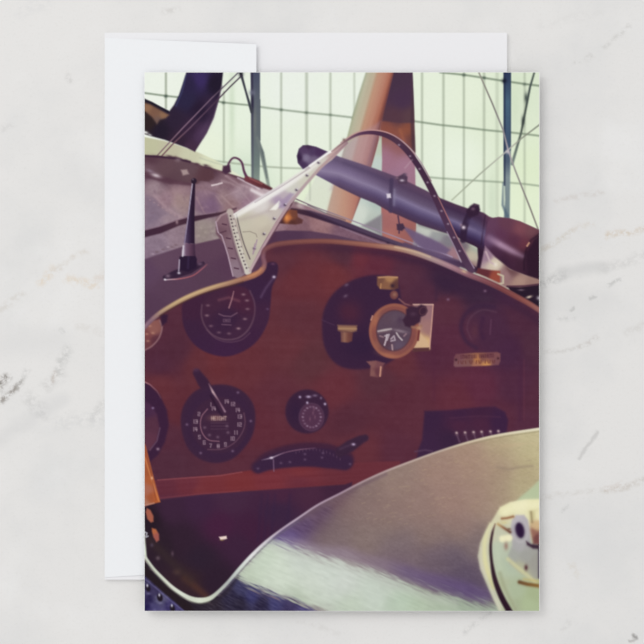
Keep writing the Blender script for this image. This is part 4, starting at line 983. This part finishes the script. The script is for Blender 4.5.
# ---- materials ----------------------------------------------------------
def paper(name, col, amp=.012):
    m = bpy.data.materials.new(name); m.use_nodes = True
    nt = m.node_tree; b = nt.nodes['Principled BSDF']
    b.inputs['Roughness'].default_value = .8
    b.inputs['Specular IOR Level'].default_value = .1
    tc = nt.nodes.new('ShaderNodeTexCoord')
    n = nt.nodes.new('ShaderNodeTexNoise'); n.inputs['Scale'].default_value = 900; n.inputs['Detail'].default_value = 3
    nt.links.new(tc.outputs['Object'], n.inputs['Vector'])
    mx = nt.nodes.new('ShaderNodeMix'); mx.data_type = 'RGBA'
    c = albedo(col)
    mx.inputs['A'].default_value = tuple(v * (1 - amp) for v in c[:3]) + (1,)
    mx.inputs['B'].default_value = tuple(min(v * (1 + amp), .98) for v in c[:3]) + (1,)
    nt.links.new(n.outputs['Fac'], mx.inputs['Factor'])
    nt.links.new(mx.outputs['Result'], b.inputs['Base Color'])
    return m

M_env = paper('envelope_paper', (235, 235, 237))
M_flap = paper('envelope_flap_paper', (237, 239, 241))
M_stock = paper('card_stock_paper', (240, 240, 240))

def marble():
    m = bpy.data.materials.new('white_marble'); m.use_nodes = True
    nt = m.node_tree; N = nt.nodes; L = nt.links
    b = N['Principled BSDF']
    b.inputs['Roughness'].default_value = .55
    b.inputs['Specular IOR Level'].default_value = .12
    tc = N.new('ShaderNodeTexCoord')
    # work in artwork units so that veins can be laid out along lines
    mp = N.new('ShaderNodeMapping'); mp.inputs['Scale'].default_value = (1 / U, -1 / U, 0)
    mp.inputs['Location'].default_value = (322, 322, 0)
    L.new(tc.outputs['Object'], mp.inputs['Vector'])
    def noise_n(scale, detail=4, rough=.55, off=0.0, src=None):
        n = N.new('ShaderNodeTexNoise')
        n.inputs['Scale'].default_value = scale; n.inputs['Detail'].default_value = detail; n.inputs['Roughness'].default_value = rough
        a = N.new('ShaderNodeVectorMath'); a.operation = 'ADD'; a.inputs[1].default_value = (off, off * .7, 0)
        L.new(src or mp.outputs['Vector'], a.inputs[0]); L.new(a.outputs[0], n.inputs['Vector'])
        return n
    def math_n(op, a, b_=None, c=None, clamp=False):
        n = N.new('ShaderNodeMath'); n.operation = op; n.use_clamp = clamp
        for i, v in enumerate((a, b_, c)):
            if v is None: continue
            if isinstance(v, (int, float)): n.inputs[i].default_value = v
            else: L.new(v, n.inputs[i])
        return n.outputs[0]
    def mix(fac, a, col):
        x = N.new('ShaderNodeMix'); x.data_type = 'RGBA'
        L.new(fac, x.inputs['Factor'])
        if isinstance(a, tuple): x.inputs['A'].default_value = a
        else: L.new(a, x.inputs['A'])
        x.inputs['B'].default_value = col
        return x.outputs['Result']
    def band(src, lo_, hi_):
        r = N.new('ShaderNodeMapRange'); r.clamp = True; r.interpolation_type = 'SMOOTHSTEP'
        r.inputs['From Min'].default_value = lo_; r.inputs['From Max'].default_value = hi_
        L.new(src, r.inputs['Value']); return r.outputs['Result']
    base = albedo((228, 227, 225))
    cl = noise_n(.006, 5, .6)
    col = mix(band(cl.outputs['Fac'], .42, .70), base, albedo((220, 220, 219)))
    cl2 = noise_n(.009, 4, .6, 300)
    col = mix(math_n('MULTIPLY', band(cl2.outputs['Fac'], .5, .8), .7), col, albedo((234, 234, 233)))
    grain = noise_n(.35, 3, .6, 40)
    col = mix(math_n('MULTIPLY', band(grain.outputs['Fac'], .52, .72), .16), col, albedo((206, 204, 200)))
    # wandering coordinates for the veins
    w1 = noise_n(.035, 4, .6, 90)
    sub = N.new('ShaderNodeVectorMath'); sub.operation = 'SUBTRACT'; sub.inputs[1].default_value = (.5, .5, .5)
    L.new(w1.outputs['Color'], sub.inputs[0])
    sc = N.new('ShaderNodeVectorMath'); sc.operation = 'SCALE'; sc.inputs['Scale'].default_value = 16
    L.new(sub.outputs[0], sc.inputs[0])
    fl = N.new('ShaderNodeVectorMath'); fl.operation = 'MULTIPLY'; fl.inputs[1].default_value = (1, 1, 0)
    L.new(sc.outputs[0], fl.inputs[0])
    wv = N.new('ShaderNodeVectorMath'); wv.operation = 'ADD'
    L.new(mp.outputs['Vector'], wv.inputs[0]); L.new(fl.outputs[0], wv.inputs[1])
    patch = noise_n(.16, 4, .65, 500)
    pf = band(patch.outputs['Fac'], .36, .62)
    def vein(x0, y0, x1, y1, w, c, k, patchy=True):
        nonlocal col
        d = (x1 - x0, y1 - y0); ll = d[0] ** 2 + d[1] ** 2 + 1e-6
        a = N.new('ShaderNodeVectorMath'); a.operation = 'SUBTRACT'; a.inputs[1].default_value = (x0, y0, 0)
        L.new(wv.outputs[0], a.inputs[0])
        dt = N.new('ShaderNodeVectorMath'); dt.operation = 'DOT_PRODUCT'; dt.inputs[1].default_value = (d[0] / ll, d[1] / ll, 0)
        L.new(a.outputs[0], dt.inputs[0])
        t = math_n('MAXIMUM', math_n('MINIMUM', dt.outputs['Value'], 1.0), 0.0)
        s_ = N.new('ShaderNodeVectorMath'); s_.operation = 'SCALE'; s_.inputs[0].default_value = (d[0], d[1], 0)
        L.new(t, s_.inputs['Scale'])
        di = N.new('ShaderNodeVectorMath'); di.operation = 'DISTANCE'
        L.new(a.outputs[0], di.inputs[0]); L.new(s_.outputs[0], di.inputs[1])
        r = N.new('ShaderNodeMapRange'); r.clamp = True; r.interpolation_type = 'SMOOTHSTEP'
        r.inputs['From Min'].default_value = 0; r.inputs['From Max'].default_value = w
        r.inputs['To Min'].default_value = k; r.inputs['To Max'].default_value = 0
        L.new(di.outputs['Value'], r.inputs['Value'])
        f = math_n('MULTIPLY', r.outputs['Result'], pf) if patchy else r.outputs['Result']
        col = mix(f, col, albedo(c))
    for v in VEINS:
        vein(*v)
    L.new(col, b.inputs['Base Color'])
    bp = N.new('ShaderNodeBump'); bp.inputs['Strength'].default_value = .12; bp.inputs['Distance'].default_value = .0002
    g2 = noise_n(.3, 5, .65, 70)
    L.new(g2.outputs['Fac'], bp.inputs['Height']); L.new(bp.outputs['Normal'], b.inputs['Normal'])
    return m

GREY = (196, 196, 194); TAN = (222, 211, 196); DK = (138, 132, 126)
VEINS = [
    (-4, 388, 4, 378, 8, DK, .95), (2, 398, 20, 382, 6, (150, 144, 138), .9), (18, 384, 26, 372, 6, GREY, .6),
    (58, 372, 68, 350, 8, GREY, .75), (46, 388, 60, 374, 10, (204, 203, 201), .7), (52, 382, 54, 376, 5, (190, 178, 168), .6),
    (28, 400, 42, 416, 12, GREY, .55), (92, 418, 102, 404, 9, GREY, .6), (60, 425, 100, 420, 14, (210, 210, 209), .5),
    (0, 345, 60, 340, 26, (212, 212, 212), .35, False), (0, 440, 60, 400, 14, (206, 206, 206), .35, False),
    (40, 282, 50, 272, 8, TAN, .8), (68, 279, 95, 286, 8, TAN, .8), (98, 278, 110, 270, 8, (216, 206, 196), .6),
    (50, 272, 84, 253, 5, (212, 206, 198), .6), (0, 310, 24, 294, 5, (210, 206, 200), .6), (80, 325, 100, 332, 8, (214, 211, 207), .5),
    (68, 76, 72, 82, 6, (208, 207, 205), .8), (20, 10, 45, 2, 14, (214, 214, 214), .4), (165, 12, 175, 9, 6, (208, 206, 203), .7),
    (0, 128, 8, 124, 6, (206, 205, 203), .6), (60, 330, 62, 332, 4, GREY, .6),
    (538, 250, 574, 232, 5, (208, 203, 194), .8), (574, 232, 592, 226, 5, (212, 206, 198), .6), (606, 235, 650, 228, 5, (210, 198, 182), .8),
    (538, 286, 562, 276, 9, (190, 190, 188), .75), (562, 274, 604, 266, 11, (204, 204, 203), .6, False), (604, 266, 650, 256, 9, (206, 205, 203), .6),
    (545, 300, 600, 300, 26, (212, 212, 211), .35, False), (572, 309, 575, 307, 3.0, (190, 190, 188), .7, False), (593, 298, 596, 297, 3.0, (192, 192, 190), .7, False),
    (610, 286, 620, 281, 4, (190, 190, 188), .7), (560, 320, 575, 316, 5, (200, 200, 198), .6),
    (545, 352, 580, 345, 4, (204, 202, 198), .6), (580, 345, 598, 337, 4, (200, 196, 192), .7), (628, 332, 644, 325, 8, (208, 206, 202), .5),
    (578, 457, 598, 432, 3.5, (202, 201, 199), .8, False), (540, 498, 606, 490, 5, (206, 203, 198), .5), (606, 490, 650, 480, 5, (202, 197, 190), .7),
    (562, 512, 568, 508, 4, (198, 198, 196), .7), (606, 488, 622, 484, 5, (204, 194, 186), .6), (572, 566, 576, 574, 6, (212, 206, 196), .5),
    (556, 200, 604, 190, 5, (210, 206, 202), .7), (606, 44, 630, 24, 5, (206, 205, 202), .7), (586, 60, 592, 56, 4, (204, 203, 200), .7), (575, 62, 579, 61, 3, (204, 203, 200), .8),
    (634, 637, 637, 639, 3.2, (150, 148, 146), .85, False), (629, 642, 634, 641, 3, (180, 178, 176), .8, False), (560, 630, 570, 622, 5, (208, 207, 205), .5),
    (468, 634, 488, 614, 5, (204, 203, 201), .7), (300, 622, 340, 634, 5, (210, 208, 205), .4), (540, 25, 600, 12, 8, (216, 215, 213), .4)]

# ---- marble top ---------------------------------------------------------
top = slab('marble_countertop', [(-700, -700), (1344, -700), (1344, 1344), (-700, 1344)], -.02, 0, marble(), bev=.001)
tag(top, 'white marble countertop with faint grey and tan veins under the envelope and card', 'countertop')

# ---- envelope -----------------------------------------------------------
env = bpy.data.objects.new('envelope', None); scene.collection.objects.link(env)
env.location = (0, 0, 0)
tag(env, 'blank white paper envelope lying on the marble half under the printed card', 'envelope')
ENV_T = .0012
slab('envelope_pocket', rounded(104.3, 32.3, 507.3, 580.0, 1.0), .00002, ENV_T, M_env, env)
# flap: hinged on the left long side, its free edge standing up a little
def flap():
    nu, nv = 26, 18
    T = .00022
    V = []; F = []
    def p(u, v, low):
        x = 104.6 + u * (256.4 - 104.6)
        ya = 37.6 + u * 6.6 if u > .02 else 37.6
        yb = 577.6 - u * 9.6
        y = ya + v * (yb - ya)
        z = ENV_T + .00003 + .0010 * u ** 1.7
        X, Y, _ = at(x, y)
        return (X, Y, z if low else z + T)
    for low in (True, False):
        for i in range(nu + 1):
            for j in range(nv + 1):
                V.append(p(i / nu, j / nv, low))
    S = (nu + 1) * (nv + 1)
    I = lambda i, j, k: k * S + i * (nv + 1) + j
    for i in range(nu):
        for j in range(nv):
            F.append((I(i, j, 0), I(i + 1, j, 0), I(i + 1, j + 1, 0), I(i, j + 1, 0)))
            F.append((I(i, j, 1), I(i, j + 1, 1), I(i + 1, j + 1, 1), I(i + 1, j, 1)))
    for i in range(nu):
        F.append((I(i, 0, 0), I(i, 0, 1), I(i + 1, 0, 1), I(i + 1, 0, 0)))
        F.append((I(i, nv, 0), I(i + 1, nv, 0), I(i + 1, nv, 1), I(i, nv, 1)))
    for j in range(nv):
        F.append((I(0, j, 0), I(0, j + 1, 0), I(0, j + 1, 1), I(0, j, 1)))
        F.append((I(nu, j, 0), I(nu, j, 1), I(nu, j + 1, 1), I(nu, j + 1, 0)))
    o = mesh_obj('envelope_flap', V, F, M_flap, env)
    import bmesh
    bm = bmesh.new(); bm.from_mesh(o.data); bmesh.ops.recalc_face_normals(bm, faces=bm.faces); bm.to_mesh(o.data); bm.free()
flap()

# ---- the card -----------------------------------------------------------
CZ0, CZ1 = .00246, .00285
card = bpy.data.objects.new('greeting_card', None); scene.collection.objects.link(card)
card.location = (0, 0, 0)
tag(card, 'card printed edge to edge with an old aeroplane cockpit photo, lying on the white envelope', 'card')
slab('card_stock', rounded(AX0 - .35, AY0 - .35, AX1 + .45, AY1 + .35, .5, 3), CZ0, CZ1, M_stock, card)

M_ink = bpy.data.materials.new('printed_ink'); M_ink.use_nodes = True
_nt = M_ink.node_tree; _b = _nt.nodes['Principled BSDF']
_b.inputs['Roughness'].default_value = .7
_b.inputs['Specular IOR Level'].default_value = .05
_a = _nt.nodes.new('ShaderNodeVertexColor'); _a.layer_name = 'ink'
_nt.links.new(_a.outputs['Color'], _b.inputs['Base Color'])

c_ = ink / 255.0
INKL = np.where(c_ <= .04045, c_ / 12.92, ((c_ + .055) / 1.055) ** 2.4) / K
INKL = np.clip(INKL - .0012, 0, .97)
VX = (GX - 322) * U; VY = (322 - GY) * U
QID = pid[:-1, :-1].copy()

def print_mesh(idx, parent):
    name, par, label = PINFO[idx]
    jj, ii = np.nonzero(QID == idx)
    if len(jj) == 0:
        return None
    a = jj * NX + ii
    quads = np.stack([a, a + NX, a + NX + 1, a + 1], 1)
    used, inv = np.unique(quads.ravel(), return_inverse=True)
    inv = inv.reshape(-1)
    co = np.empty((len(used), 3), np.float32)
    co[:, 0] = VX.ravel()[used]; co[:, 1] = VY.ravel()[used]; co[:, 2] = CZ1 + .000012
    me = bpy.data.meshes.new(name)
    me.vertices.add(len(used)); me.vertices.foreach_set('co', co.ravel())
    me.loops.add(len(inv)); me.loops.foreach_set('vertex_index', inv.astype(np.int32))
    nq = len(quads)
    me.polygons.add(nq)
    me.polygons.foreach_set('loop_start', np.arange(0, nq * 4, 4, dtype=np.int32))
    me.update(calc_edges=True)
    at_ = me.color_attributes.new('ink', 'FLOAT_COLOR', 'POINT')
    cc = np.ones((len(used), 4), np.float32); cc[:, :3] = INKL.reshape(-1, 3)[used]
    at_.data.foreach_set('color', cc.ravel())
    me.materials.append(M_ink)
    o = bpy.data.objects.new(name, me); scene.collection.objects.link(o)
    o.parent = parent
    if label: o['label'] = label
    return o

MADE = {}
for idx in range(1, len(PARTS)):
    par = PINFO[idx][1]
    MADE[idx] = print_mesh(idx, MADE[par] if par else card)
